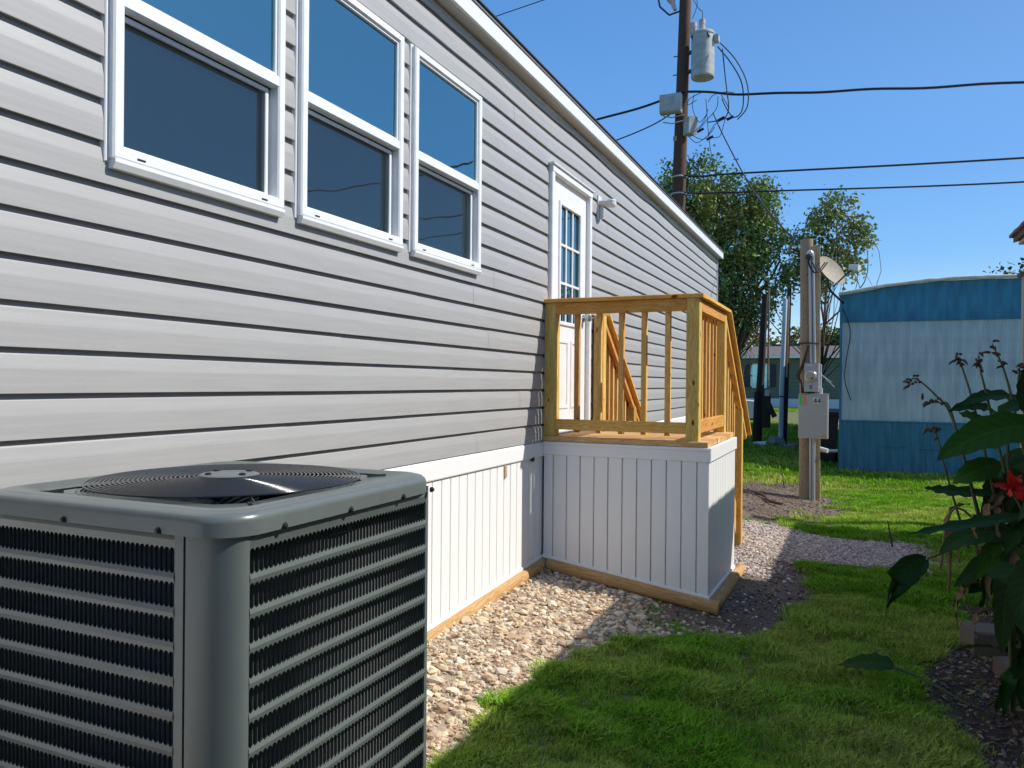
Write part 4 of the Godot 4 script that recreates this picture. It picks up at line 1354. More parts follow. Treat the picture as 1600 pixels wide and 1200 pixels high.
	var loops := [
		[[-0.58, 8.87], [-0.26, 8.46], [-0.03, 7.95], [-0.01, 7.45], [-0.21, 7.19]],
		[[-0.63, 8.79], [-0.33, 8.36], [-0.12, 7.90], [-0.11, 7.39], [-0.28, 7.24], [-0.43, 7.44], [-0.53, 7.67]],
		[[-0.53, 8.72], [-0.47, 8.17], [-0.43, 7.83], [-0.39, 7.43], [-0.50, 7.23], [-0.82, 7.20]],
		[[-1.29, 7.04], [-1.06, 6.79], [-0.81, 6.91], [-0.67, 7.07]],
		[[-1.14, 6.95], [-0.88, 6.84], [-0.64, 7.14], [-0.32, 7.24]],
		[[-0.87, 7.72], [-0.83, 7.20], [-0.78, 6.72], [-0.70, 6.27]],
		[[-0.82, 7.64], [-0.71, 7.77], [-0.47, 7.80], [-0.29, 7.76]],
		[[-1.03, 7.04], [-0.82, 7.27], [-0.64, 7.47], [-0.61, 7.72]],
		[[-1.11, 7.82], [-1.14, 7.54], [-1.00, 7.22], [-0.85, 7.35]],
		[[-1.09, 9.98], [-1.06, 9.72], [-1.16, 9.45]],
		[[-1.36, 10.3], [-1.06, 9.72], [-0.96, 9.60], [-0.97, 9.42]],
		[[-1.23, 6.96], [-1.10, 7.05], [-0.92, 7.21], [-0.82, 7.49]],
		[[-0.54, 7.74], [-0.39, 7.43], [-0.46, 7.22], [-0.56, 6.88], [-0.74, 6.86]],
		[[-0.95, 7.85], [-1.20, 7.75], [-1.25, 7.62], [-1.05, 7.7]]]
	for l in loops.size():
		var pts := PackedVector3Array()
		for q in loops[l]: pts.append(Vector3(q[0], q[1], zz + 0.02 * (l % 5)))
		var w := MB.new()
		w.tube(curve(pts, 7), PackedFloat32Array([0.013 if l < 3 else 0.008]), 5)
		put("jumper_wire", w, mats["cable"], p)
	for q in [[-0.36, 7.24], [-0.78, 6.87], [-0.55, 7.25], [-0.98, 7.06]]:
		var s := MB.new()
		s.tube(PackedVector3Array([Vector3(q[0] - 0.07, q[1] - 0.03, zz), Vector3(q[0] + 0.07, q[1] + 0.03, zz)]), PackedFloat32Array([0.028]), 6)
		put("splice", s, mats["cable"], p)

func cable(label: String, pts: Array, r: float, wavy := 0.0) -> void:
	var v := PackedVector3Array()
	for q in pts: v.append(q)
	v = curve(v, 14)
	if wavy > 0:
		for k in v.size(): v[k].y += sin(v[k].x * 3.3) * wavy
	var b := MB.new()
	b.tube(v, PackedFloat32Array([r]), 6)
	tag(put("overhead_cable", b, mats["cable"]), label, "cable", "overhead cables at the pole")

func make_cables() -> void:
	cable("thick twisted power cable running right from the pole, uppermost of the right lines", [Vector3(-1.3, 7.97, -16.83), Vector3(-0.8, 7.93, -16.9), Vector3(-0.02, 7.80, -17), Vector3(1.86, 7.60, -17), Vector3(4.93, 7.31, -17), Vector3(12, 6.9, -17.2), Vector3(26, 8.6, -17.5)], 0.026, 0.012)
	cable("thick power cable running left from the pole behind the roof", [Vector3(-1.35, 7.99, -16.83), Vector3(-1.81, 7.95, -17), Vector3(-3.37, 7.70, -17), Vector3(-8, 7.2, -17.2), Vector3(-22, 8.4, -17.5)], 0.026, 0.010)
	cable("thin cable running left from the grey boxes on the pole", [Vector3(-1.55, 7.60, -16.85), Vector3(-2.90, 7.18, -17), Vector3(-8, 6.2, -17.2), Vector3(-22, 7.4, -17.5)], 0.014)
	cable("telephone cable from the pole's upper clamp, middle of the right lines", [Vector3(-1.48, 6.19, -16.85), Vector3(-0.95, 6.15, -17), Vector3(-0.14, 6.13, -17), Vector3(4.95, 5.89, -17), Vector3(12, 5.75, -17.2), Vector3(26, 6.6, -17.5)], 0.021)
	cable("telephone cable from the pole's lower clamp, lowest of the right lines", [Vector3(-1.48, 5.82, -16.85), Vector3(-0.95, 5.78, -17), Vector3(0.64, 5.68, -17), Vector3(4.95, 5.44, -17), Vector3(12, 5.3, -17.2), Vector3(26, 6.1, -17.5)], 0.018)
	cable("thin high wire crossing the sky above the roof edge", [Vector3(-1.36, 11.2, -17), Vector3(-5.35, 10.66, -17), Vector3(-11, 10.1, -17.1), Vector3(-18, 10.2, -17.2), Vector3(-28, 11.0, -17.5)], 0.011)
	cable("service drop sagging from the pole to the meter post", [Vector3(-0.72, 7.40, -16.7), Vector3(-0.36, 6.60, -16.2), Vector3(0.45, 5.0, -14.2), Vector3(1.2, 3.85, -12.3), Vector3(1.52, 3.58, -11.3)], 0.013)


# ------------------------------------------------------------------ meter post
func make_meter() -> void:
	var z := -11.2
	var k := 11.2 / 10.98
	# scale of the plane: x from the eye's line, heights about the eye
	var X := func(x: float) -> float: return 2.1 + (x - 2.1) * k
	var Y := func(y: float) -> float: return E + y * k
	var p := thing("meter_post", "weathered round service post with electric meter and grey panel box numbered 44", "meter post")
	var t := MB.new()
	t.tube(PackedVector3Array([Vector3(X.call(1.520), 0.02, z), Vector3(X.call(1.512), Y.call(0.4), z), Vector3(X.call(1.492), Y.call(1.95), z)]), PackedFloat32Array([0.100, 0.092, 0.082]), 16)
	put("post", t, mats["grey post wood"], p)
	# planks nailed on the front right carrying the conduits
	var fz := z + 0.070
	board("plank", Vector3(X.call(1.572), 0.06, fz), Vector3(X.call(1.556), Y.call(1.84), fz), 0.07, 0.03, mats["pale plank"], p, Vector3.BACK)
	board("plank", Vector3(X.call(1.648), 0.06, fz - 0.01), Vector3(X.call(1.620), Y.call(1.86), fz - 0.01), 0.09, 0.03, mats["pale plank"], p, Vector3.BACK)
	for q in [[1.575, 1.548, 0.018, -0.66, -1.44], [1.613, 1.590, 0.021, -0.70, -1.44]]:
		var c := MB.new()
		c.tube(PackedVector3Array([Vector3(X.call(q[0]), 0.04, fz + 0.04), Vector3(X.call(q[0] - 0.004), Y.call(-0.60), fz + 0.04)]), PackedFloat32Array([q[2]]), 10)
		put("conduit", c, mats["conduit"], p)
	for q in [[1.570, 1.538, 0.020], [1.612, 1.580, 0.017]]:
		var c := MB.new()
		c.tube(PackedVector3Array([Vector3(X.call(q[0]), Y.call(0.30), fz + 0.04), Vector3(X.call(q[1]), Y.call(1.74), fz + 0.035)]), PackedFloat32Array([q[2]]), 10)
		put("conduit", c, mats["conduit"], p)
	# weatherhead
	var wh := MB.new()
	wh.lathe(Vector3(X.call(1.545), Y.call(1.72), fz + 0.05), Vector3(-0.1, 0.75, 0.6), PackedVector2Array([Vector2(0.0, -0.03), Vector2(0.045, -0.03), Vector2(0.052, 0.0), Vector2(0.045, 0.045), Vector2(0.025, 0.07), Vector2(0.0, 0.075)]), 14)
	put("weatherhead", wh, mats["conduit"], p)
	var wf := MB.new()
	wf.lathe(Vector3(X.call(1.530), Y.call(1.70), fz + 0.085), Vector3(-0.2, -0.5, 0.8), PackedVector2Array([Vector2(0.0, 0.0), Vector2(0.040, 0.0), Vector2(0.042, 0.02), Vector2(0.0, 0.03)]), 12)
	put("weatherhead_face", wf, mats["black plastic"], p)
	for q in [[0.0, 0.17, -0.02], [0.03, 0.20, 0.03], [-0.02, 0.10, 0.01]]:
		var w := MB.new()
		w.tube(curve(PackedVector3Array([Vector3(X.call(1.53), Y.call(1.69), fz + 0.10), Vector3(X.call(1.55) + q[0], Y.call(1.58) + q[2], fz + 0.16), Vector3(X.call(1.62) + q[0], Y.call(1.48), fz + 0.12), Vector3(X.call(1.56) + q[1], Y.call(1.62), fz + 0.02)]), 6), PackedFloat32Array([0.009]), 5)
		put("lead_wire", w, mats["cable"], p)
	# meter can
	bx("meter_can", Vector3(X.call(1.491), Y.call(-0.083), fz + 0.03), Vector3(X.call(1.672), Y.call(0.293), fz + 0.115), mats["meter grey"], p, 0.008)
	bx("can_cover", Vector3(X.call(1.496), Y.call(-0.075), fz + 0.1155), Vector3(X.call(1.666), Y.call(0.250), fz + 0.121), mats["meter grey"], p, 0.002)
	var mc := Vector3(X.call(1.569), Y.call(0.120), fz + 0.121)
	var ring := MB.new()
	ring.lathe(mc, Vector3.BACK, PackedVector2Array([Vector2(0.078, 0.0), Vector2(0.080, 0.014), Vector2(0.074, 0.022), Vector2(0.066, 0.024)]), 24)
	put("meter_ring", ring, mats["conduit"], p)
	var dome := MB.new()
	dome.lathe(mc, Vector3.BACK, PackedVector2Array([Vector2(0.067, 0.01), Vector2(0.067, 0.030), Vector2(0.060, 0.040), Vector2(0.0, 0.043)]), 24)
	put("meter_glass", dome, mats["meter glass"], p)
	bx("meter_plate", Vector3(mc.x - 0.03, mc.y - 0.006, mc.z + 0.0435), Vector3(mc.x + 0.028, mc.y + 0.008, mc.z + 0.046), mats["meter grey"], p, 0.0)
	var rd := MB.new()
	rd.lathe(mc + Vector3(0.018, -0.026, 0.041), Vector3.BACK, PackedVector2Array([Vector2(0.012, 0.0), Vector2(0.012, 0.004), Vector2(0.0, 0.005)]), 10)
	put("meter_dial", rd, mats["rust"], p)
	bx("blue_tag", Vector3(mc.x - 0.014, Y.call(-0.048), fz + 0.1215), Vector3(mc.x + 0.018, Y.call(0.006), fz + 0.128), mats["blue tag"], p, 0.002)
	bx("seal", Vector3(mc.x - 0.004, Y.call(0.005), fz + 0.1215), Vector3(mc.x + 0.008, Y.call(0.03), fz + 0.126), mats["porcelain"], p, 0.001)
	bx("strip_label", Vector3(X.call(1.520), Y.call(0.262), fz + 0.1155), Vector3(X.call(1.600), Y.call(0.275), fz + 0.1175), mats["white plastic"], p, 0.0)
	var sp := MB.new()
	sp.tube(PackedVector3Array([Vector3(X.call(1.692), Y.call(0.28), fz + 0.06), Vector3(X.call(1.692), Y.call(-0.10), fz + 0.06)]), PackedFloat32Array([0.008]), 8)
	put("side_pipe", sp, mats["pvc"], p)
	bx("elbow", Vector3(X.call(1.672), Y.call(-0.115), fz + 0.035), Vector3(X.call(1.712), Y.call(-0.035), fz + 0.095), mats["white plastic"], p, 0.006)
	bx("nipple", Vector3(X.call(1.53), Y.call(-0.115), fz + 0.04), Vector3(X.call(1.62), Y.call(-0.083), fz + 0.10), mats["black plastic"], p, 0.006)
	# panel box
	var b0 := Vector3(X.call(1.425), Y.call(-0.690), fz + 0.03); var b1 := Vector3(X.call(1.786), Y.call(-0.118), fz + 0.135)
	bx("panel_box", b0, b1, mats["meter grey"], p, 0.006)
	bx("panel_cover", Vector3(b0.x - 0.003, b0.y - 0.003, b1.z + 0.0005), Vector3(b1.x - 0.012, b1.y - 0.006, b1.z + 0.010), mats["meter grey"], p, 0.003)
	bx("panel_hood", Vector3(b0.x - 0.006, b1.y + 0.0005, b0.z), Vector3(b1.x + 0.006, b1.y + 0.010, b1.z + 0.016), mats["meter grey"], p, 0.003)
	var fzz := b1.z + 0.0105
	bx("number_plate", Vector3(X.call(1.604), Y.call(-0.238), fzz), Vector3(X.call(1.692), Y.call(-0.158), fzz + 0.002), mats["white plastic"], p, 0.0)
	var tm := TextMesh.new()
	var sf := SystemFont.new(); sf.font_names = PackedStringArray(["Droid Sans"]); sf.font_weight = 700
	tm.font = sf; tm.text = "44"; tm.font_size = 32; tm.pixel_size = 0.0026; tm.depth = 0.002
	var to := put("house_number", tm, mats["black plastic"], p)
	to.position = Vector3(X.call(1.648), Y.call(-0.198), fzz + 0.0032)
	# two strips of tape over the corner
	for q in [[1.428, 1.462, "green tape", -0.262, -0.126], [1.470, 1.522, "orange tape", -0.262, -0.126]]:
		var tp := MB.new()
		var xa: float = X.call(q[0]); var xb: float = X.call(q[1]); var ya: float = Y.call(q[3]); var yb: float = Y.call(q[4])
		tp.sweep(PackedVector2Array([Vector2(xa + 0.006, ya), Vector2(xb + 0.003, ya + 0.003), Vector2(xb - 0.006, (ya + yb) / 2 + 0.01), Vector2(xb, yb), Vector2(xa, yb + 0.002), Vector2(xa + 0.004, (ya + yb) / 2)]), Vector3(0, 0, fzz), Vector3(0, 0, fzz + 0.0015), Vector3.UP)
		put("tape_strip", tp, mats[q[2]], p)
	bx("warning_sticker", Vector3(X.call(1.700), Y.call(-0.685), fzz), Vector3(X.call(1.765), Y.call(-0.650), fzz + 0.0015), mats["orange tape"], p, 0.0)
	# rusty strap round the post and cable loops
	for yy in [0.555]:
		var pts := PackedVector3Array()
		for j in 24: pts.append(Vector3(X.call(1.545) + cos(TAU * j / 24) * 0.135, Y.call(yy) + 0.006 * sin(TAU * j / 24.0), z + 0.02 + sin(TAU * j / 24) * 0.125))
		var s := MB.new(); s.tube(pts, PackedFloat32Array([0.010]), 6, false, true)
		put("strap", s, mats["rust"], p)
	for q in [[0.0, 0.0], [0.02, 0.03]]:
		var s := MB.new()
		s.tube(curve(PackedVector3Array([Vector3(X.call(1.53), Y.call(0.52), fz + 0.06), Vector3(X.call(1.47) - q[0], Y.call(0.25), fz + 0.08), Vector3(X.call(1.425) - q[1], Y.call(0.13), fz + 0.06), Vector3(X.call(1.45), Y.call(0.03), fz + 0.06), Vector3(X.call(1.475) - q[0], Y.call(-0.10), fz + 0.05)]), 6), PackedFloat32Array([0.012]), 6)
		put("ground_wire", s, mats["rust"], p)
	for q in [[1.66, 0.18, 1.83, 0.04], [1.69, 0.15, 1.86, -0.02]]:
		var s := MB.new()
		s.tube(PackedVector3Array([Vector3(X.call(q[0]), Y.call(q[1]), fz + 0.12), Vector3(X.call(q[2]), Y.call(q[3]), fz + 0.2)]), PackedFloat32Array([0.003]), 5)
		put("loose_wire", s, mats["conduit"], p)
	# stub of pipe sticking out low on the right
	var st := MB.new()
	st.tube(PackedVector3Array([Vector3(X.call(1.65), Y.call(-0.83), z), Vector3(X.call(1.78), Y.call(-0.86), z + 0.05)]), PackedFloat32Array([0.03]), 10)
	put("pipe_stub", st, mats["white plastic"], p)


# ------------------------------------------------------------------ blue trailer and its clutter
func make_trailer() -> void:
	var t := thing("blue_trailer", "old trailer home with pale ribbed end wall, blue band and blue skirting", "trailer home")
	var z := -14.65; var x0 := 1.875; var x1 := 6.15; var zb := -27.0
	rng.seed = 64
	var top := func(x: float) -> float:
		var u := clampf((x - x0) / (x1 - x0), 0, 1)
		return 1.605 + E + 0.19 * (1.0 - pow(absf(u * 2 - 1), 2.2))
	var y_skirt := -0.605 + E; var y_band := 1.118 + E; var g := 0.085
	# body core
	var core := MB.new()
	core.box(Vector3((x0 + x1) / 2, (0.16 + 3.18) / 2, (z + zb) / 2 - 0.02), Vector3(x1 - x0 - 0.02, 3.02, z - zb - 0.06))
	put("body", core, mats["pale ribbed metal"], t)
	# ribbed wall panels, each 0.41 m wide
	var x := x0
	var k := 0
	while x < x1 - 0.01:
		var xe := minf(x + 0.406, x1)
		for part in 3:
			var b := MB.new()
			var n := 8 if part != 1 else 14
			var m: Material = mats[["blue skirt paint", "pale ribbed metal", "blue paint"][part]]
			var sag := rng.randf_range(-0.006, 0.006)
			for j in n:
				var u0 := lerpf(x, xe, float(j) / n); var u1 := lerpf(x, xe, float(j + 1) / n)
				var um := lerpf(u0, u1, 0.45)
				var dp := 0.010 if part == 1 else (0.006 if part == 0 else 0.002)
				var ys: Array = [[g, y_skirt - 0.012], [y_skirt, y_band], [y_band + 0.004, 0.0]][part]
				var off: float = [0.020, 0.0, 0.012][part]
				var tilt: float = [0.018, 0.0, 0.0][part]
				var hi0: float = ys[1] if part < 2 else top.call(u0) - 0.01
				var him: float = ys[1] if part < 2 else top.call(um) - 0.01
				var hi1: float = ys[1] if part < 2 else top.call(u1) - 0.01
				var A := Vector3(u0, ys[0] + (sag if part == 0 else 0.0), z + off + tilt); var B := Vector3(um, ys[0] + (sag if part == 0 else 0.0), z + off + dp + tilt); var C := Vector3(u1, ys[0] + (sag if part == 0 else 0.0), z + off + tilt)
				var A2 := Vector3(u0, hi0, z + off); var B2 := Vector3(um, him, z + off + dp); var C2 := Vector3(u1, hi1, z + off)
				b.quad(A, B, B2, A2, Vector3(um, 1, z - 3))
				b.quad(B, C, C2, B2, Vector3(um, 1, z - 3))
			put(["skirt_panel", "wall_panel", "band_panel"][part], b, m, t)
		x = xe; k += 1
	# trims
	bx("band_trim", Vector3(x0, y_band - 0.012, z + 0.0), Vector3(x1, y_band + 0.012, z + 0.028), mats["blue paint"], t, 0.004)
	bx("skirt_trim", Vector3(x0, y_skirt - 0.018, z + 0.0), Vector3(x1, y_skirt + 0.010, z + 0.034), mats["blue skirt paint"], t, 0.004)
	bx("corner_trim", Vector3(x0 - 0.03, g, z - 0.05), Vector3(x0 + 0.012, 1.60 + E, z + 0.030), mats["blue skirt paint"], t, 0.006)
	# long side, seen edge on
	for q in [[g, y_skirt, "blue skirt paint"], [y_skirt, y_band, "blue skirt paint"], [y_band, 1.60 + E, "blue paint"]]:
		bx("side_wall", Vector3(x0 - 0.025, q[0], zb), Vector3(x0, q[1], z - 0.052), mats[q[2]], t, 0.002)
	# two service hatches drawn by their frames in the skirt
	for h in [[2.52, 2.90, 0.58, 0.60], [3.10, 3.45, 0.56, 0.58]]:
		var hb := MB.new()
		hb.box(Vector3((h[0] + h[1]) / 2, h[2], z + 0.046), Vector3(h[1] - h[0], 0.022, 0.012))
		put("hatch_trim", hb, mats["blue paint"], t)
	# roof shell with its wavy coated edge
	var r := MB.new()
	var n := 42
	for j in n:
		var u0 := lerpf(x0 - 0.05, x1 + 0.05, float(j) / n); var u1 := lerpf(x0 - 0.05, x1 + 0.05, float(j + 1) / n)
		var h0: float = top.call(u0); var h1: float = top.call(u1)
		var e0 := 0.026 + 0.018 * fn.get_noise_1d(u0 * 160); var e1 := 0.026 + 0.018 * fn.get_noise_1d(u1 * 160)
		var f0 := 0.05 + 0.03 * fn.get_noise_1d(u0 * 210 + 90); var f1 := 0.05 + 0.03 * fn.get_noise_1d(u1 * 210 + 90)
		var inn := Vector3((u0 + u1) / 2, 1, z - 3)
		r.quad(Vector3(u0, h0 + 0.012, z + f0), Vector3(u1, h1 + 0.012, z + f1), Vector3(u1, h1 + 0.03, zb), Vector3(u0, h0 + 0.03, zb), inn)
		r.quad(Vector3(u0, h0 - e0, z + f0 - 0.012), Vector3(u1, h1 - e1, z + f1 - 0.012), Vector3(u1, h1 + 0.012, z + f1), Vector3(u0, h0 + 0.012, z + f0), inn)
	put("roof", r, mats["roof coating"], t)
	var lip := MB.new()
	var lp := PackedVector3Array(); var lr := PackedFloat32Array()
	for j in 60:
		var u := lerpf(x0 - 0.05, x1 + 0.05, j / 59.0)
		lp.append(Vector3(u, (top.call(u) as float) + 0.010 + 0.014 * fn.get_noise_1d(u * 190), z + 0.05 + 0.03 * fn.get_noise_1d(u * 210 + 90)))
		lr.append(0.026 + 0.016 * fn.get_noise_1d(u * 260 + 40))
	lip.tube(lp, lr, 8)
	put("roof_lip", lip, mats["roof coating"], t)
	# loose cable down the near corner
	var w := MB.new()
	w.tube(curve(PackedVector3Array([Vector3(x0 + 0.02, 1.35 + E, z + 0.05), Vector3(x0 + 0.14, 0.95 + E, z + 0.06), Vector3(x0 + 0.08, 0.45 + E, z + 0.06), Vector3(x0 + 0.06, 0.1 + E, z + 0.06), Vector3(x0 + 0.16, -0.25 + E, z + 0.06)]), 6), PackedFloat32Array([0.008]), 5)
	put("loose_cable", w, mats["cable"], t)
	# satellite dish on the roof corner
	var d := thing("satellite_dish", "tan satellite dish on a bent mast at the blue trailer's roof corner", "satellite dish")
	var dz := -13.9
	var k2 := 13.9 / 13.5
	var X := func(xx: float) -> float: return 2.1 + (xx - 2.1) * k2
	var Y := func(yy: float) -> float: return E + yy * k2
	var axis := Vector3(0.70, 0.50, 0.50).normalized()
	var c := Vector3(X.call(1.700), Y.call(1.842), dz)
	var bowl := MB.new()
	var pr := PackedVector2Array(); var pr2 := PackedVector2Array()
	for j in 9:
		var rr := 0.29 * j / 8.0
		pr.append(Vector2(rr, rr * rr * 0.75)); 
	for j in 9:
		var rr := 0.29 * (8 - j) / 8.0
		pr2.append(Vector2(rr, rr * rr * 0.75 - 0.006))
	pr.append_array(pr2)
	bowl.lathe(c, axis, pr, 32)
	put("reflector", bowl, mats["dish"], d)
	var tip := c + Vector3(0.36, 0.02, 0.20)
	var arm := MB.new()
	arm.tube(PackedVector3Array([c - Vector3(0.0, 0.20, 0) - axis * 0.02 + Vector3(0.08, -0.03, 0.0), tip]), PackedFloat32Array([0.014]), 8)
	put("feed_arm", arm, mats["bolt"], d)
	var lnb := MB.new()
	lnb.sweep(rect(0.10, 0.09, 0.012), tip - Vector3(0.04, -0.02, 0.02), tip + Vector3(0.10, 0.0, 0.05), Vector3.UP)
	put("receiver", lnb, mats["white plastic"], d)
	var ms := MB.new()
	ms.tube(curve(PackedVector3Array([c - axis * 0.03, c - axis * 0.06 + Vector3(0.02, -0.14, 0), c + Vector3(0.03, -0.30, -0.15), Vector3(x0 + 0.03, 1.45 + E, z - 0.02)]), 5), PackedFloat32Array([0.020]), 8)
	put("mast", ms, mats["bolt"], d)

func make_clutter() -> void:
	rng.seed = 8
	# dark stump pole with cross plank
	var p := thing("old_service_pole", "dark weathered pole with a box and leaning plank, left of the white pipe", "pole")
	var t := MB.new()
	t.tube(PackedVector3Array([Vector3(0.10, 0.05, -17.9), Vector3(0.17, 1.6, -17.9), Vector3(0.255, 3.62, -17.9)]), PackedFloat32Array([0.10, 0.085, 0.065]), 12)
	put("shaft", t, mats["dark post wood"], p)
	board("batten", Vector3(0.335, 1.30, -17.84), Vector3(0.345, 3.75, -17.84), 0.035, 0.04, mats["grey post wood"], p, Vector3.BACK)
	bx("box", Vector3(0.22, 0.66, -17.86), Vector3(0.40, 1.42, -17.74), mats["dark post wood"], p, 0.01)
	board("leaning_plank", Vector3(0.17, 1.60, -17.76), Vector3(0.50, 0.90, -17.72), 0.11, 0.03, mats["dark post wood"], p, Vector3.BACK)
	board("side_plank", Vector3(0.06, 0.08, -17.8), Vector3(0.10, 1.45, -17.8), 0.09, 0.03, mats["dark post wood"], p, Vector3.BACK)
	bx("junction", Vector3(0.285, 1.36, -17.78), Vector3(0.39, 1.50, -17.70), mats["porcelain"], p, 0.01)
	# white pipe with its backing post
	var q := thing("vent_pipe", "tall white pipe strapped to a thin dark post beyond the porch", "pipe")
	var v := MB.new()
	v.tube(PackedVector3Array([Vector3(0.585, 0.10, -18.2), Vector3(0.600, 1.6, -18.2), Vector3(0.655, 3.52, -18.2)]), PackedFloat32Array([0.052, 0.052, 0.050]), 14)
	put("pipe", v, mats["pvc"], q)
	board("post", Vector3(0.66, 0.08, -18.30), Vector3(0.735, 3.78, -18.30), 0.09, 0.09, mats["dark post wood"], q, Vector3.BACK)
	board("pale_batten", Vector3(0.695, 1.78, -18.24), Vector3(0.725, 3.60, -18.24), 0.045, 0.03, mats["pale plank"], q, Vector3.BACK)
	for y in [0.42, 1.35]:
		var pts := PackedVector3Array()
		for j in 16: pts.append(Vector3(0.62 + cos(TAU * j / 16) * 0.10, y, -18.23 + sin(TAU * j / 16) * 0.10))
		var s := MB.new(); s.tube(pts, PackedFloat32Array([0.012]), 5, false, true)
		put("strap", s, mats["black plastic"], q)
	# lumps at its foot
	var spots := [[0.24, 0.135, -17.55, 0.27, 0.17, "overturned pale bucket at the foot of the dark pole", "bucket"], [0.50, 0.20, -18.02, 0.22, 0.22, "white lump of broken concrete against the white pipe's foot", "concrete lump"], [0.63, 0.13, -17.95, 0.13, 0.16, "narrow pale concrete lump in front of the white pipe", "concrete lump"], [0.86, 0.13, -17.98, 0.14, 0.10, "small pale concrete lump right of the white pipe", "concrete lump"], [0.74, 0.10, -17.75, 0.08, 0.12, "smallest upright pale concrete lump near the white pipe", "concrete lump"]]
	for i in spots.size():
		var s = spots[i]
		if i == 0:
			var b := MB.new()
			b.lathe(Vector3(s[0] - 0.14, 0.28, s[2] + 0.1), Vector3(1, 0, 0.15), PackedVector2Array([Vector2(0.0, 0.0), Vector2(0.085, 0.0), Vector2(0.11, 0.26), Vector2(0.115, 0.27), Vector2(0.10, 0.272), Vector2(0.08, 0.02), Vector2(0.0, 0.02)]), 18)
			tag(put("bucket", b, mats["pvc"]), s[5], s[6])
		else:
			var o := put("concrete_lump", rock_mesh(900 + i, 0.9), mats["concrete"])
			o.position = Vector3(s[0], s[1] + 0.13, s[2] + 0.12); o.scale = Vector3(s[3], s[4], s[3]) * 2.0
			tag(o, s[5], s[6], "concrete lumps by the white pipe")
	# black bin and white plank against the trailer's corner
	var bn := thing("rubbish_bin", "black wheeled bin standing beside the blue trailer's corner", "bin")
	var b2 := MB.new()
	b2.sweep(PackedVector2Array([Vector2(-0.20, 0.0), Vector2(0.20, 0.0), Vector2(0.27, 0.88), Vector2(-0.27, 0.88)]), Vector3(1.55, 0.16, -15.9), Vector3(1.55, 0.16, -16.45), Vector3.UP)
	put("body", b2, mats["black plastic"], bn)
	board("lid", Vector3(1.55, 1.07, -15.84), Vector3(1.55, 1.12, -16.5), 0.58, 0.05, mats["black plastic"], bn, Vector3.UP, 0.02)
	for sx in [-0.22, 0.22]:
		var wv := MB.new()
		wv.lathe(Vector3(1.55 + sx, 0.22, -16.42), Vector3.RIGHT, PackedVector2Array([Vector2(0, -0.03), Vector2(0.11, -0.03), Vector2(0.11, 0.03), Vector2(0, 0.03)]), 14)
		put("wheel", wv, mats["tyre"], bn)
	var lp := MB.new()
	lp.tube(PackedVector3Array([Vector3(1.38, 0.42, -14.9), Vector3(1.84, 0.45, -14.75)]), PackedFloat32Array([0.028]), 8)
	lp.tube(PackedVector3Array([Vector3(1.44, 0.10, -14.88), Vector3(1.44, 0.42, -14.88)]), PackedFloat32Array([0.025]), 8)
	tag(put("drain_pipe", lp, mats["pvc"]), "low white drain pipe running to the blue trailer's corner", "pipe")
	# twigs and a bent rusty cable in the dirt by the meter post
	var cb := MB.new()
	cb.tube(curve(PackedVector3Array([Vector3(0.90, gh(0.9, -10.2) + 0.03, -10.7), Vector3(1.02, 0.15, -10.55), Vector3(1.12, 0.13, -10.25), Vector3(1.28, 0.13, -10.05)]), 6), PackedFloat32Array([0.020]), 6)
	tag(put("rusty_pipe", cb, mats["rust"]), "short bent rusty pipe half buried in the dirt left of the meter post", "pipe")
	for q2 in [[1.17, -11.9, 0.30, "thin dry twig standing in the dirt behind the meter post"], [2.45, -8.3, 0.26, "thin dark twig leaning in the gravel path by the big plant"]]:
		var tw := MB.new()
		tw.tube(PackedVector3Array([Vector3(q2[0], gh(q2[0], q2[1]) - 0.02, q2[1]), Vector3(q2[0] - 0.05, gh(q2[0], q2[1]) + q2[2], q2[1])]), PackedFloat32Array([0.010, 0.005]), 5)
		tag(put("twig", tw, mats["dry stalk"]), q2[3], "twig")


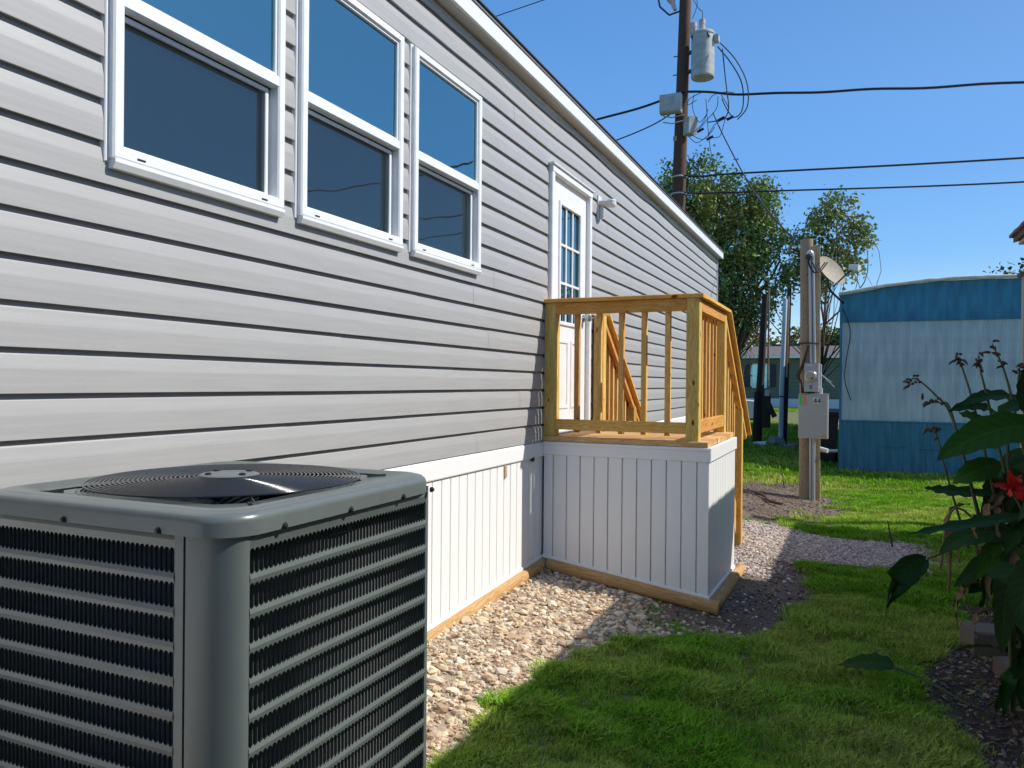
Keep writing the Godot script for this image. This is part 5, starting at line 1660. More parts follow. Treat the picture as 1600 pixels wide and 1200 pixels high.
# ------------------------------------------------------------------ far side
func make_far() -> void:
	var h := thing("green_home", "distant green home with brown roof, white trim and dark shutters across the lane", "house")
	var z := -45.0; var x0 := -14.0; var x1 := 6.0; var ye := 3.10
	bx("wall", Vector3(x0, 0.86, z - 7.9), Vector3(x1, ye, z), mats["green siding"], h, 0.0)
	var y := 0.9
	while y < ye - 0.1:
		bx("siding_course", Vector3(x0, y, z + 0.001), Vector3(x1, y + 0.205, z + 0.030), mats["green siding"], h, 0.010)
		y += 0.215
	bx("skirting", Vector3(x0, 0.10, z - 7.8), Vector3(x1, 0.86, z + 0.02), mats["pvc"], h, 0.0)
	bx("fascia", Vector3(x0 - 0.3, ye, z + 0.05), Vector3(x1 + 0.3, ye + 0.17, z + 0.40), mats["white trim"], h, 0.0)
	var r := MB.new()
	r.quad(Vector3(x0 - 0.3, ye + 0.15, z + 0.42), Vector3(x1 + 0.3, ye + 0.15, z + 0.42), Vector3(x1 + 0.3, ye + 0.85, z - 3.9), Vector3(x0 - 0.3, ye + 0.85, z - 3.9), Vector3(0, 0, z - 3.9))
	r.quad(Vector3(x0 - 0.3, ye + 0.15, z - 8.3), Vector3(x1 + 0.3, ye + 0.15, z - 8.3), Vector3(x1 + 0.3, ye + 0.85, z - 3.9), Vector3(x0 - 0.3, ye + 0.85, z - 3.9), Vector3(0, 0, z - 3.9))
	put("roof", r, mats["brown shingle"], h)
	for wx in [-3.27, -9.0, 3.2]:
		var b := MB.new()
		# frame standing on the wall: swap axes by building it as boxes
		for q in [[wx, wx + 0.08, 1.44, 2.80], [wx + 0.92, wx + 1.0, 1.44, 2.80], [wx, wx + 1.0, 1.44, 1.52], [wx, wx + 1.0, 2.72, 2.80], [wx, wx + 1.0, 2.09, 2.15]]:
			b.box(Vector3((q[0] + q[1]) / 2, (q[2] + q[3]) / 2, z + 0.055), Vector3(q[1] - q[0], q[3] - q[2], 0.05))
		var w := put("window", b, mats["white trim"], h)
		bx("pane", Vector3(wx + 0.07, 1.50, z + 0.034), Vector3(wx + 0.93, 2.74, z + 0.042), mats["far glass"], w, 0.0)
		for sx in [wx - 0.36, wx + 1.06]:
			bx("shutter", Vector3(sx, 1.48, z + 0.034), Vector3(sx + 0.30, 2.76, z + 0.07), mats["shutter"], h, 0.01)
	# dark red cooler or pot by its skirting
	bx_thing("red_planter", Vector3(-2.95, 0.12, -43.9), Vector3(-2.55, 0.62, -43.5))
	make_car()

func bx_thing(called: String, lo: Vector3, hi: Vector3) -> void:
	var b := MB.new()
	var c := (lo + hi) / 2
	b.lathe(Vector3(c.x, lo.y, c.z), Vector3.UP, PackedVector2Array([Vector2(0.0, 0.0), Vector2(0.15, 0.0), Vector2(0.22, 0.44), Vector2(0.24, 0.5), Vector2(0.20, 0.5), Vector2(0.18, 0.42), Vector2(0, 0.40)]), 14)
	tag(put(called, b, mats["rust"]), "dark red pot standing against the green home's white skirting", "pot")

func make_car() -> void:
	# pale car parked on the lane, its rear end just showing past the stair rail
	var c := thing("parked_car", "pale car parked on the lane beyond the porch steps, mostly hidden", "car")
	var z := -30.0; var x1 := -1.12
	var prof := PackedVector2Array([Vector2(0.0, 0.36), Vector2(0.02, 0.80), Vector2(0.10, 0.98), Vector2(0.62, 1.02), Vector2(1.15, 1.46), Vector2(1.60, 1.52), Vector2(2.70, 1.46), Vector2(3.35, 1.02), Vector2(4.2, 0.92), Vector2(4.36, 0.72), Vector2(4.36, 0.36)])
	for k in prof.size(): prof[k] = Vector2(x1 - prof[k].x, prof[k].y + 0.02)
	var b := MB.new()
	b.sweep(prof, Vector3(0, 0, z - 0.85), Vector3(0, 0, z + 0.85), Vector3.UP)
	put("body", b, mats["car paint"], c)
	var g := MB.new()
	g.sweep(PackedVector2Array([Vector2(x1 - 0.80, 1.06), Vector2(x1 - 1.22, 1.44), Vector2(x1 - 1.75, 1.48), Vector2(x1 - 1.75, 1.06)]), Vector3(0, 0, z + 0.845), Vector3(0, 0, z + 0.865), Vector3.UP)
	put("side_window", g, mats["far glass"], c)
	var g2 := MB.new()
	g2.sweep(PackedVector2Array([Vector2(x1 - 1.82, 1.06), Vector2(x1 - 1.82, 1.48), Vector2(x1 - 2.62, 1.42), Vector2(x1 - 3.15, 1.06)]), Vector3(0, 0, z + 0.845), Vector3(0, 0, z + 0.865), Vector3.UP)
	put("side_window", g2, mats["far glass"], c)
	for wx in [x1 - 0.78, x1 - 3.55]:
		for s in [-0.78, 0.78]:
			var w := MB.new()
			w.lathe(Vector3(wx, 0.42, z + s), Vector3.BACK, PackedVector2Array([Vector2(0.0, -0.10), Vector2(0.28, -0.10), Vector2(0.32, -0.06), Vector2(0.32, 0.06), Vector2(0.28, 0.10), Vector2(0.20, 0.09), Vector2(0.0, 0.11)]), 20)
			put("wheel", w, mats["tyre"], c)
	for s in [-0.97, 0.97]:
		var m := MB.new()
		m.sweep(rect(0.12, 0.14, 0.03), Vector3(x1 - 0.82, 1.10, z + s - 0.09), Vector3(x1 - 0.82, 1.10, z + s + 0.09), Vector3.UP)
		put("mirror", m, mats["white plastic"], c)
	for s in [-0.6, 0.6]:
		bx("headlight", Vector3(x1 - 0.07, 0.74, z + s - 0.16), Vector3(x1 + 0.012, 0.90, z + s + 0.16), mats["white plastic"], c, 0.02)

func make_neighbor() -> void:
	var h := thing("neighbor_home", "neighbouring home at the right edge, only a brown eave corner showing", "house")
	var xw := 3.55; var z0 := -7.05; var z1 := 7.0; var ye := 1.180 + E; var xe := 3.24
	bx("wall", Vector3(xw, 0.0, z0), Vector3(xw + 4.2, ye, z1), mats["tan wall"], h, 0.0)
	var r := MB.new()
	r.sweep(PackedVector2Array([Vector2(xe, ye - 0.03), Vector2(xe, ye + 0.012), Vector2(xw + 2.1, ye + 0.70), Vector2(xw + 4.6, ye + 0.012), Vector2(xw + 4.6, ye - 0.03), Vector2(xw + 2.1, ye + 0.60)]), Vector3(0, 0, z0 - 0.16), Vector3(0, 0, z1), Vector3.UP)
	put("roof", r, mats["brown eave"], h)
	bx("soffit", Vector3(xe + 0.03, ye - 0.055, z0 - 0.12), Vector3(xw + 0.01, ye - 0.032, z1), mats["tan wall"], h, 0.0)
	var z := z0 - 0.15
	var k := 0
	while z < z0 + 1.2:
		bx("shingle", Vector3(xe - 0.03, ye + 0.006 + 0.004 * (k % 2), z), Vector3(xe + 0.22, ye + 0.030 + 0.004 * (k % 2), z + 0.145), mats["brown shingle"], h, 0.003)
		z += 0.15; k += 1
	# low porch roof beyond it, with one pale post
	var p := thing("neighbor_porch", "low flat porch roof on a beige post at the right edge", "porch")
	bx("roof_slab", Vector3(3.95, 0.86 + E, -9.95), Vector3(7.4, 0.98 + E, -7.1), mats["brown eave"], p, 0.01)
	bx("deck", Vector3(4.0, 0.05, -9.9), Vector3(7.4, 0.5, -7.1), mats["tan wall"], p, 0.01)
	bx("wall", Vector3(4.6, 0.5, -9.4), Vector3(7.4, 0.86 + E, -7.2), mats["tan wall"], p, 0.0)
	bx("post", Vector3(3.775, 0.05, -10.08), Vector3(3.885, 1.22 + E, -9.97), mats["tan wall"], p, 0.006)
	bx("post_cap", Vector3(3.740, 1.22 + E, -10.12), Vector3(3.92, 1.27 + E, -9.93), mats["brown eave"], p, 0.01)


# ------------------------------------------------------------------ trees
func leaf_mesh(sd: int, n: int, s: float, spread: float) -> ArrayMesh:
	# a spray of n small folded leaves
	var r := RandomNumberGenerator.new(); r.seed = sd
	var b := MB.new(); b.use_c = true
	for k in n:
		var o := Vector3(r.randfn(), r.randfn() * 0.8, r.randfn()) * spread
		var d := (Vector3(r.randfn(), r.randfn() * 0.7 - 0.25, r.randfn())).normalized()
		var up := (Vector3(r.randfn() * 0.6, 1.0, r.randfn() * 0.6)).normalized()
		var sd2 := d.cross(up).normalized()
		var nn := sd2.cross(d).normalized()
		var L := s * r.randf_range(0.7, 1.3); var W := L * 0.36
		var g := r.randf_range(0.75, 1.25)
		b.col = Color(g * r.randf_range(0.85, 1.2), g, g * r.randf_range(0.7, 1.1))
		var m := o + d * L * 0.45
		var a1 := m + sd2 * W + nn * W * 0.35; var a2 := m - sd2 * W + nn * W * 0.35
		var n1 := (nn - sd2 * 0.3).normalized(); var n2 := (nn + sd2 * 0.3).normalized()
		b.tri(o, a1, o + d * L, n1, n1, n1)
		b.tri(o, a2, o + d * L, n2, n2, n2)
	return b.mesh()

func make_tree(called: String, label: String, base: Vector3, blobs: Array, clumps: int, per: int, leaf: float, cr: float, trunk_r: float, tint: Color, sd: int, limbs := 14, group := "") -> void:
	var r := RandomNumberGenerator.new(); r.seed = sd
	var t := thing(called, label, "tree", base, group)
	# clump centres inside the blobs, more on the outside
	var cen := []
	var tot := 0.0
	for q in blobs: tot += q[1].x * q[1].y * q[1].z
	for q in blobs:
		var cnt := maxi(3, int(clumps * q[1].x * q[1].y * q[1].z / tot))
		for k in cnt:
			var d := Vector3(r.randfn(), r.randfn(), r.randfn()).normalized()
			var rad := pow(r.randf(), 0.45)
			var n := fn.get_noise_3d((d.x + q[0].x) * 110, (d.y + q[0].y) * 110, (d.z + q[0].z) * 110)
			rad *= 1.0 + n * 0.55
			cen.append(q[0] - base + d * rad * q[1])
	# trunk and limbs
	var top: Vector3 = blobs[0][0] - base
	var tk := MB.new()
	var mid := Vector3(top.x * 0.35 + 0.1, top.y * 0.45, top.z * 0.3)
	var tp := curve(PackedVector3Array([Vector3(0, -0.1, 0), mid * 0.55 + Vector3(-0.05, 0, 0.03), mid, top]), 6)
	var rr := PackedFloat32Array()
	for k in tp.size(): rr.append(lerpf(trunk_r, trunk_r * 0.28, float(k) / (tp.size() - 1)))
	tk.tube(tp, rr, 10)
	put("trunk", tk, mats["bark"], t)
	for k in limbs:
		var e: Vector3 = cen[r.randi() % cen.size()]
		var s: Vector3 = tp[int(lerpf(tp.size() * 0.35, tp.size() - 2, r.randf()))]
		var m := s.lerp(e, 0.5) + Vector3(r.randfn(), r.randf_range(-0.2, 0.8), r.randfn()) * 0.16 * s.distance_to(e)
		var l := MB.new()
		var w := trunk_r * r.randf_range(0.14, 0.30)
		l.tube(curve(PackedVector3Array([s, m, e]), 5), PackedFloat32Array([w, w * 0.9, w * 0.8, w * 0.7, w * 0.6, w * 0.5, w * 0.45, w * 0.4, w * 0.35, w * 0.3, w * 0.2]), 6)
		put("limb", l, mats["bark"], t)
	var sprays := []
	for k in 4: sprays.append(leaf_mesh(sd * 7 + k, 9, leaf, leaf * 1.1))
	var lists := [[], [], [], []]; var cols := [[], [], [], []]
	for c in cen:
		var tone := r.randf_range(0.75, 1.25)
		var yel := r.randf()
		var R := cr * r.randf_range(0.6, 1.3)
		for k in per:
			var o := Vector3(r.randfn(), r.randfn() * 0.75, r.randfn()) * R * 0.55
			var bs := Basis.from_euler(Vector3(r.randf_range(-0.7, 0.7), r.randf() * TAU, r.randf_range(-0.7, 0.7))).scaled(Vector3.ONE * r.randf_range(0.8, 1.25))
			var m := r.randi() % 4
			lists[m].append(Transform3D(bs, c + o))
			var cc := Color(tint.r * tone * (1.0 + 0.5 * (yel if yel > 0.6 else 0.0)), tint.g * tone, tint.b * tone)
			cols[m].append(cc * r.randf_range(0.85, 1.15))
	for k in 4:
		if lists[k].is_empty(): continue
		var mm := MultiMesh.new()
		mm.transform_format = MultiMesh.TRANSFORM_3D; mm.use_colors = true
		mm.mesh = sprays[k]; mm.instance_count = lists[k].size()
		for j in lists[k].size():
			mm.set_instance_transform(j, lists[k][j]); mm.set_instance_color(j, cols[k][j])
		var o := MultiMeshInstance3D.new()
		o.multimesh = mm; o.material_override = mats["tree leaf"]; o.name = "crown"
		t.add_child(o, true)
		o.set_meta("kind", "stuff")

func make_trees() -> void:
	var V := func(x: float, y: float, z: float) -> Vector3: return Vector3(x, y, z)
	var green := Color(0.175, 0.265, 0.090)
	# main tree behind the home: coordinates at about 22 m
	make_tree("broadleaf_tree", "tall dense green tree rising behind the home and the utility pole", Vector3(-1.05, 0.1, -22.6), [
		[Vector3(-1.5, 6.3, -22.5), Vector3(1.25, 1.0, 1.2)], [Vector3(-3.05, 7.25, -22.3), Vector3(0.50, 0.80, 0.8)], [Vector3(-2.1, 7.45, -22.4), Vector3(0.75, 0.80, 0.9)], [Vector3(-0.95, 7.05, -22.3), Vector3(0.55, 0.5, 0.6)],
		[Vector3(-0.35, 6.75, -22.3), Vector3(0.62, 0.80, 0.8)], [Vector3(-0.25, 5.5, -22.2), Vector3(0.70, 0.80, 0.9)], [Vector3(-1.1, 5.05, -22.4), Vector3(0.95, 0.75, 1.0)], [Vector3(-1.6, 4.1, -22.4), Vector3(0.7, 0.9, 0.9)],
		[Vector3(-0.75, 3.75, -22.1), Vector3(0.75, 0.7, 0.9)], [Vector3(-0.2, 4.4, -22.2), Vector3(0.45, 0.5, 0.6)], [Vector3(-2.6, 6.2, -22.4), Vector3(0.7, 0.8, 0.8)]],
		250, 12, 0.100, 0.30, 0.17, green, 11, 40)
	make_tree("broadleaf_tree", "lighter open tree with airy branches above the meter post", Vector3(1.0, 0.1, -23.4), [
		[Vector3(1.4, 5.15, -22.7), Vector3(0.80, 0.60, 0.7)], [Vector3(1.55, 6.35, -22.6), Vector3(0.40, 0.60, 0.5)], [Vector3(0.95, 5.95, -22.6), Vector3(0.38, 0.55, 0.5)], [Vector3(2.12, 5.75, -22.6), Vector3(0.45, 0.60, 0.5)], [Vector3(2.0, 4.9, -22.6), Vector3(0.40, 0.35, 0.5)], [Vector3(0.45, 4.65, -22.6), Vector3(0.45, 0.65, 0.5)], [Vector3(1.1, 4.2, -22.6), Vector3(0.45, 0.40, 0.5)]],
		95, 6, 0.105, 0.22, 0.09, Color(0.195, 0.275, 0.095), 23, 34)
	make_tree("round_tree", "green bushy treetop showing above the blue trailer's roof at right", Vector3(7.4, 0.1, -29.5), [
		[Vector3(7.5, 4.2, -29.5), Vector3(1.25, 1.15, 1.2)], [Vector3(6.7, 3.6, -29.4), Vector3(0.7, 0.7, 0.8)], [Vector3(7.2, 5.05, -29.5), Vector3(0.35, 0.5, 0.4)]], 46, 18, 0.15, 0.42, 0.14, Color(0.09, 0.15, 0.04), 31, 8)
	# straggly shrub by the lane
	make_tree("shrub_tree", "thin yellowish shrub half leafless in front of the green home", Vector3(-2.7, 0.1, -36.0), [
		[Vector3(-2.8, 4.3, -36.0), Vector3(1.0, 0.8, 0.8)], [Vector3(-2.2, 3.9, -36.0), Vector3(0.6, 0.5, 0.6)], [Vector3(-3.3, 3.7, -36.0), Vector3(0.6, 0.6, 0.6)]], 18, 10, 0.13, 0.38, 0.08, Color(0.20, 0.19, 0.07), 37, 16)
	# trees beyond the green home
	var spots := [[-8.5, 6.6, 2.9, "bushy tree beyond the green home, leftmost behind the tall tree"], [-3.6, 5.2, 2.5, "yellowish tree beyond the green home, left of the dark pole"], [0.2, 5.9, 2.6, "round tree beyond the green home, between white pipe and meter post"], [4.2, 6.6, 3.0, "tall bushy tree beyond the green home, right of the meter post"], [9.2, 6.2, 3.0, "tree beyond the green home, hidden by the blue trailer"]]
	for k in 4:
		var s = spots[k]
		make_tree("background_tree", s[3], Vector3(s[0], 0.1, -62.0), [[Vector3(s[0], s[1] - 1.9, -62.0), Vector3(s[2], 2.1, 2.2)], [Vector3(s[0] + 1.1, s[1] - 1.1, -61.6), Vector3(1.5, 1.3, 1.5)], [Vector3(s[0] - 1.2, s[1] - 1.5, -61.4), Vector3(1.6, 1.3, 1.5)], [Vector3(s[0], s[1] - 3.6, -61.4), Vector3(2.6, 1.2, 1.6)]], 60, 12, 0.30, 0.75, 0.22, [Color(0.09, 0.14, 0.04), Color(0.17, 0.19, 0.055), Color(0.12, 0.17, 0.045), Color(0.14, 0.19, 0.045)][k], 51 + k, 6, "trees beyond the green home")


# ------------------------------------------------------------------ canna plants
func canna_leaf(a: Vector3, m: Vector3, e: Vector3, w: float, mt: Material, parent: Node, roll := 0.0, fold := 0.22, curl := 0.0, called := "leaf") -> void:
	var n := 14
	var pts := PackedVector3Array()
	for k in n + 1:
		var t := float(k) / n
		pts.append(a * (1 - t) * (1 - t) + (m * 2 - (a + e) * 0.5) * 2 * t * (1 - t) + e * t * t)
	var b := MB.new()
	var rows := []; var nrs := []
	var cols := 6
	for k in n + 1:
		var t := float(k) / n
		var d := (pts[mini(k + 1, n)] - pts[maxi(k - 1, 0)]).normalized()
		var up := Vector3.UP
		if absf(d.y) > 0.85: up = Vector3(0.35, 0.2, 0.9).normalized()
		var s := d.cross(up).normalized()
		s = s.rotated(d, roll + curl * t)
		var u := s.cross(d).normalized()
		var wd := w * 0.5 * pow(sin(PI * pow(clampf(t, 0.0, 1.0), 0.80)), 0.72) if t > 0.02 and t < 0.995 else 0.003
		wd *= 1.0 + 0.05 * sin(t * 23.0 + a.x * 40.0)
		var row := PackedVector3Array(); var nr := PackedVector3Array()
		for c in cols + 1:
			var q := float(c) / cols * 2 - 1
			var rip := 0.006 * sin(t * 30.0 + q * 2.0 + a.z * 30.0) * absf(q)
			row.append(pts[k] + s * wd * q * cos(fold * absf(q)) + u * (wd * absf(q) * sin(fold) + rip - wd * q * q * 0.10))
			nr.append((u - s * signf(q) * sin(fold) * minf(absf(q) * 3.0, 1.0)).normalized())
		rows.append(row); nrs.append(nr)
	for k in n:
		for c in cols:
			var u0 := Vector2(float(k) / n, float(c) / cols); var u1 := Vector2(float(k + 1) / n, float(c + 1) / cols)
			b.quadn(rows[k][c], rows[k + 1][c], rows[k + 1][c + 1], rows[k][c + 1], nrs[k][c], nrs[k + 1][c], nrs[k + 1][c + 1], nrs[k][c + 1], u0, Vector2(u1.x, u0.y), u1, Vector2(u0.x, u1.y))
	put(called, b, mt, parent)

func make_canna() -> void:
	rng.seed = 71
	var p := thing("canna_plant", "large leaved canna lily with a red flower and dry seed stalks at the right edge", "plant")
	var L: Material = mats["canna leaf"]; var D: Material = mats["canna dark leaf"]; var P: Material = mats["canna pale leaf"]
	# stems rise from the bed
	var tops := [Vector3(2.85, 1.55, -4.05), Vector3(2.76, 1.40, -4.3), Vector3(2.95, 1.35, -4.2), Vector3(2.83, 1.05, -4.4), Vector3(3.02, 1.0, -4.0), Vector3(3.04, 1.2, -4.05), Vector3(2.72, 0.92, -4.35)]
	var feet := [Vector3(2.86, 0, -4.1), Vector3(2.80, 0, -4.35), Vector3(2.98, 0, -4.2), Vector3(2.88, 0, -4.45), Vector3(3.10, 0, -4.05), Vector3(3.12, 0, -4.1), Vector3(2.80, 0, -4.3)]
	for k in tops.size():
		var s := MB.new()
		var m: Vector3 = feet[k].lerp(tops[k], 0.5) + Vector3(0.02, 0, 0.01)
		s.tube(curve(PackedVector3Array([feet[k], m, tops[k]]), 5), PackedFloat32Array([0.011, 0.011, 0.0105, 0.010, 0.010, 0.010, 0.009, 0.009, 0.009, 0.008, 0.008]), 8)
		put("stem", s, mats["canna stem"], p)
	var lv := [
		[Vector3(2.85, 1.43, -3.90), Vector3(2.63, 1.41, -3.80), Vector3(2.42, 1.29, -3.70), 0.17, L, -0.85],
		[Vector3(2.85, 1.53, -4.30), Vector3(2.69, 1.56, -4.20), Vector3(2.55, 1.51, -4.10), 0.10, D, -0.50],
		[Vector3(2.74, 1.47, -4.40), Vector3(2.63, 1.51, -4.30), Vector3(2.51, 1.48, -4.20), 0.08, D, -0.70],
		[Vector3(2.71, 1.38, -4.20), Vector3(2.62, 1.45, -4.10), Vector3(2.54, 1.48, -4.10), 0.08, L, -0.75],
		[Vector3(2.84, 1.50, -4.00), Vector3(2.73, 1.51, -4.00), Vector3(2.67, 1.41, -4.00), 0.11, D, -0.45],
		[Vector3(2.82, 1.72, -3.80), Vector3(2.755, 1.61, -3.80), Vector3(2.74, 1.50, -3.80), 0.12, D, -0.35],
		[Vector3(2.74, 1.24, -4.30), Vector3(2.62, 1.20, -4.20), Vector3(2.53, 1.14, -4.20), 0.12, L, -0.90],
		[Vector3(2.72, 1.09, -4.30), Vector3(2.54, 1.09, -4.30), Vector3(2.42, 1.10, -4.30), 0.085, D, -0.55],
		[Vector3(2.83, 1.05, -4.00), Vector3(2.58, 1.00, -3.90), Vector3(2.32, 0.95, -3.80), 0.10, D, -0.25],
		[Vector3(2.83, 0.90, -4.20), Vector3(2.63, 0.93, -4.10), Vector3(2.46, 0.84, -4.00), 0.13, P, -0.70],
		[Vector3(2.41, 0.80, -4.10), Vector3(2.29, 0.70, -4.00), Vector3(2.24, 0.52, -4.00), 0.11, D, -1.05],
		[Vector3(2.43, 0.76, -4.20), Vector3(2.33, 0.69, -4.10), Vector3(2.25, 0.58, -4.00), 0.10, D, -0.5],
		[Vector3(2.74, 0.84, -3.90), Vector3(2.69, 0.73, -3.80), Vector3(2.67, 0.48, -3.78), 0.17, P, -0.30],
		[Vector3(2.79, 0.84, -4.20), Vector3(2.68, 0.78, -4.20), Vector3(2.53, 0.67, -4.10), 0.11, P, -0.85],
		[Vector3(2.80, 0.71, -4.40), Vector3(2.72, 0.67, -4.40), Vector3(2.61, 0.60, -4.30), 0.11, D, -0.95],
		[Vector3(2.78, 0.93, -3.70), Vector3(2.725, 0.78, -3.65), Vector3(2.72, 0.62, -3.60), 0.17, P, -0.2],
		[Vector3(2.75, 1.21, -4.40), Vector3(2.70, 1.10, -4.35), Vector3(2.70, 0.98, -4.30), 0.10, P, -0.35],
		[Vector3(2.80, 1.15, -4.10), Vector3(2.74, 1.06, -4.10), Vector3(2.78, 0.94, -4.10), 0.11, D, -0.55],
		[Vector3(2.95, 1.25, -4.40), Vector3(2.84, 1.20, -4.40), Vector3(2.73, 1.02, -4.30), 0.14, D, -0.45],
		[Vector3(2.98, 1.01, -4.40), Vector3(2.88, 0.95, -4.40), Vector3(2.77, 0.76, -4.40), 0.15, L, -0.65],
		[Vector3(2.98, 0.68, -4.50), Vector3(2.85, 0.57, -4.40), Vector3(2.78, 0.38, -4.40), 0.14, D, -0.35],
		[Vector3(2.95, 0.60, -4.10), Vector3(2.83, 0.55, -4.00), Vector3(2.76, 0.35, -4.00), 0.13, D, -0.65],
		[Vector3(3.05, 1.30, -3.95), Vector3(2.92, 1.36, -3.85), Vector3(2.80, 1.27, -3.80), 0.16, D, -0.55],
		[Vector3(3.05, 1.12, -4.2), Vector3(2.93, 1.10, -4.1), Vector3(2.82, 0.98, -4.0), 0.15, L, -0.65],
		[Vector3(3.0, 0.85, -4.25), Vector3(2.90, 0.82, -4.2), Vector3(2.82, 0.62, -4.15), 0.15, D, -0.45],
		[Vector3(3.0, 0.5, -4.35), Vector3(2.88, 0.42, -4.3), Vector3(2.80, 0.22, -4.25), 0.13, D, -0.45]]
	for q in lv: canna_leaf(q[0], q[1], q[2], q[3], q[4], p, q[5])
	for k in 34:
		var o := Vector3(rng.randf_range(2.76, 3.06), rng.randf_range(0.50, 1.38), rng.randf_range(-4.55, -3.95))
		var e := o + Vector3(rng.randf_range(-0.24, -0.08), rng.randf_range(-0.26, -0.02), rng.randf_range(0.0, 0.16))
		canna_leaf(o, o.lerp(e, 0.5) + Vector3(0, rng.randf_range(0.02, 0.07), 0), e, rng.randf_range(0.06, 0.115), [D, D, L, P][rng.randi() % 4], p, rng.randf_range(-1.1, 0.3), 0.25, rng.randf_range(-0.4, 0.4))
	for k in 12:   # low leaves hanging over the bed
		var o := Vector3(rng.randf_range(2.82, 3.02), rng.randf_range(0.28, 0.62), rng.randf_range(-4.3, -3.85))
		var e := o + Vector3(rng.randf_range(-0.16, -0.02), rng.randf_range(-0.30, -0.14), rng.randf_range(0.0, 0.14))
		canna_leaf(o, o.lerp(e, 0.45) + Vector3(-0.03, 0.07, 0.02), e, rng.randf_range(0.06, 0.11), [D, D, P][rng.randi() % 3], p, rng.randf_range(-1.0, 0.4), 0.25, rng.randf_range(-0.5, 0.5))
	# stalk carrying the hanging dark leaf
	for q in [[Vector3(2.72, 0.92, -4.35), Vector3(2.58, 0.86, -4.2), Vector3(2.42, 0.79, -4.1)], [Vector3(2.80, 0.75, -4.3), Vector3(2.55, 1.02, -4.25), Vector3(2.48, 0.72, -4.2)], [Vector3(2.72, 0.70, -4.4), Vector3(2.56, 0.92, -4.3), Vector3(2.52, 0.60, -4.25)]]:
		var s := MB.new()
		s.tube(curve(PackedVector3Array(q), 6), PackedFloat32Array([0.008, 0.007, 0.006]), 6)
		put("bent_stalk", s, mats["dead leaf"], p)
	# withered leaves
	for k in 22:
		var o := Vector3(rng.randf_range(2.58, 2.90), rng.randf_range(0.55, 1.15), rng.randf_range(-4.4, -4.05))
		var e := o + Vector3(rng.randf_range(-0.12, 0.02), rng.randf_range(-0.22, -0.08), rng.randf_range(-0.02, 0.08))
		canna_leaf(o, o.lerp(e, 0.5) + Vector3(-0.03, 0.04, 0), e, rng.randf_range(0.025, 0.05), mats["dead leaf"], p, rng.randf_range(-0.8, 0.8), 0.6, 1.5, "withered_leaf")
	# dry flower stalks with seed heads
	var st := [[Vector3(2.72, 1.05, -4.30), Vector3(2.63, 1.49, -4.30), Vector3(2.57, 1.71, -4.30), Vector3(2.56, 1.745, -4.30)],
		[Vector3(2.74, 1.2, -4.20), Vector3(2.66, 1.58, -4.20), Vector3(2.64, 1.67, -4.20), Vector3(2.63, 1.75, -4.20)],
		[Vector3(2.80, 1.3, -4.10), Vector3(2.74, 1.59, -4.10), Vector3(2.71, 1.70, -4.10), Vector3(2.67, 1.80, -4.10)],
		[Vector3(2.66, 0.95, -4.30), Vector3(2.54, 1.43, -4.30), Vector3(2.46, 1.56, -4.30), Vector3(2.37, 1.64, -4.30), Vector3(2.345, 1.60, -4.30)],
		[Vector3(2.66, 0.9, -4.25), Vector3(2.53, 1.46, -4.25), Vector3(2.48, 1.52, -4.25), Vector3(2.41, 1.52, -4.25)],
		[Vector3(2.80, 1.40, -4.00), Vector3(2.76, 1.61, -4.00), Vector3(2.76, 1.66, -4.00), Vector3(2.76, 1.69, -4.00)],
		[Vector3(2.62, 0.8, -4.40), Vector3(2.52, 1.17, -4.40), Vector3(2.48, 1.35, -4.40), Vector3(2.45, 1.38, -4.40)]]
	for q in st:
		var pts := PackedVector3Array(q)
		var s := MB.new()
		var cv := curve(pts, 6)
		var rr := PackedFloat32Array()
		for k in cv.size(): rr.append(lerpf(0.0070, 0.0028, float(k) / (cv.size() - 1)))
		s.tube(cv, rr, 6)
		var o := put("flower_stalk", s, mats["canna stem"], p)
		var hd := MB.new()
		for k in 11:
			var t: float = 1.0 - 0.030 * k
			var c := cv[int(t * (cv.size() - 1))] + Vector3(rng.randfn(), rng.randfn(), rng.randfn()) * 0.010
			var d := Vector3(rng.randfn(), rng.randf_range(-0.6, 1.0), rng.randfn()).normalized()
			var L2 := rng.randf_range(0.018, 0.045)
			hd.tube(curve(PackedVector3Array([c, c + d * L2 * 0.5, c + d * L2 + Vector3(0, -0.01, 0)]), 3), PackedFloat32Array([0.003, 0.006, 0.0075, 0.005, 0.006, 0.003, 0.001]), 5)
		put("seed_head", hd, mats["dry stalk"], o)
	# red flower
	var fc := Vector3(2.712, 1.17, -3.88)
	var fl := Node3D.new(); fl.name = "red_flower"; p.add_child(fl, true)
	for q in [[Vector3(-0.005, 0.075, 0.01), 0.055], [Vector3(-0.075, 0.012, 0.02), 0.045], [Vector3(0.035, 0.06, 0.02), 0.045], [Vector3(0.045, -0.05, 0.02), 0.050], [Vector3(-0.01, -0.035, 0.035), 0.040], [Vector3(0.07, -0.01, 0.0), 0.04]]:
		var e: Vector3 = fc + q[0]
		canna_leaf(fc, fc.lerp(e, 0.5) + Vector3(0, 0, 0.018), e, q[1], mats["red petal"], fl, rng.randf_range(-1.2, 1.2), 0.3, 0.5, "petal")
	var fs := MB.new()
	fs.tube(curve(PackedVector3Array([Vector3(2.84, 0.9, -3.95), Vector3(2.77, 1.05, -3.92), fc]), 5), PackedFloat32Array([0.008, 0.006, 0.005]), 6)
	put("flower_stem", fs, mats["canna stem"], fl)
	# a fallen leaf on the lawn
	var fl2 := MB.new()
	var tmp := Node3D.new()
	canna_leaf(Vector3(2.30, 0.150, -4.42), Vector3(2.18, 0.145, -4.46), Vector3(2.03, 0.095, -4.50), 0.13, D, tmp, -0.45)
	var ml: MeshInstance3D = tmp.get_child(0)
	tmp.remove_child(ml)
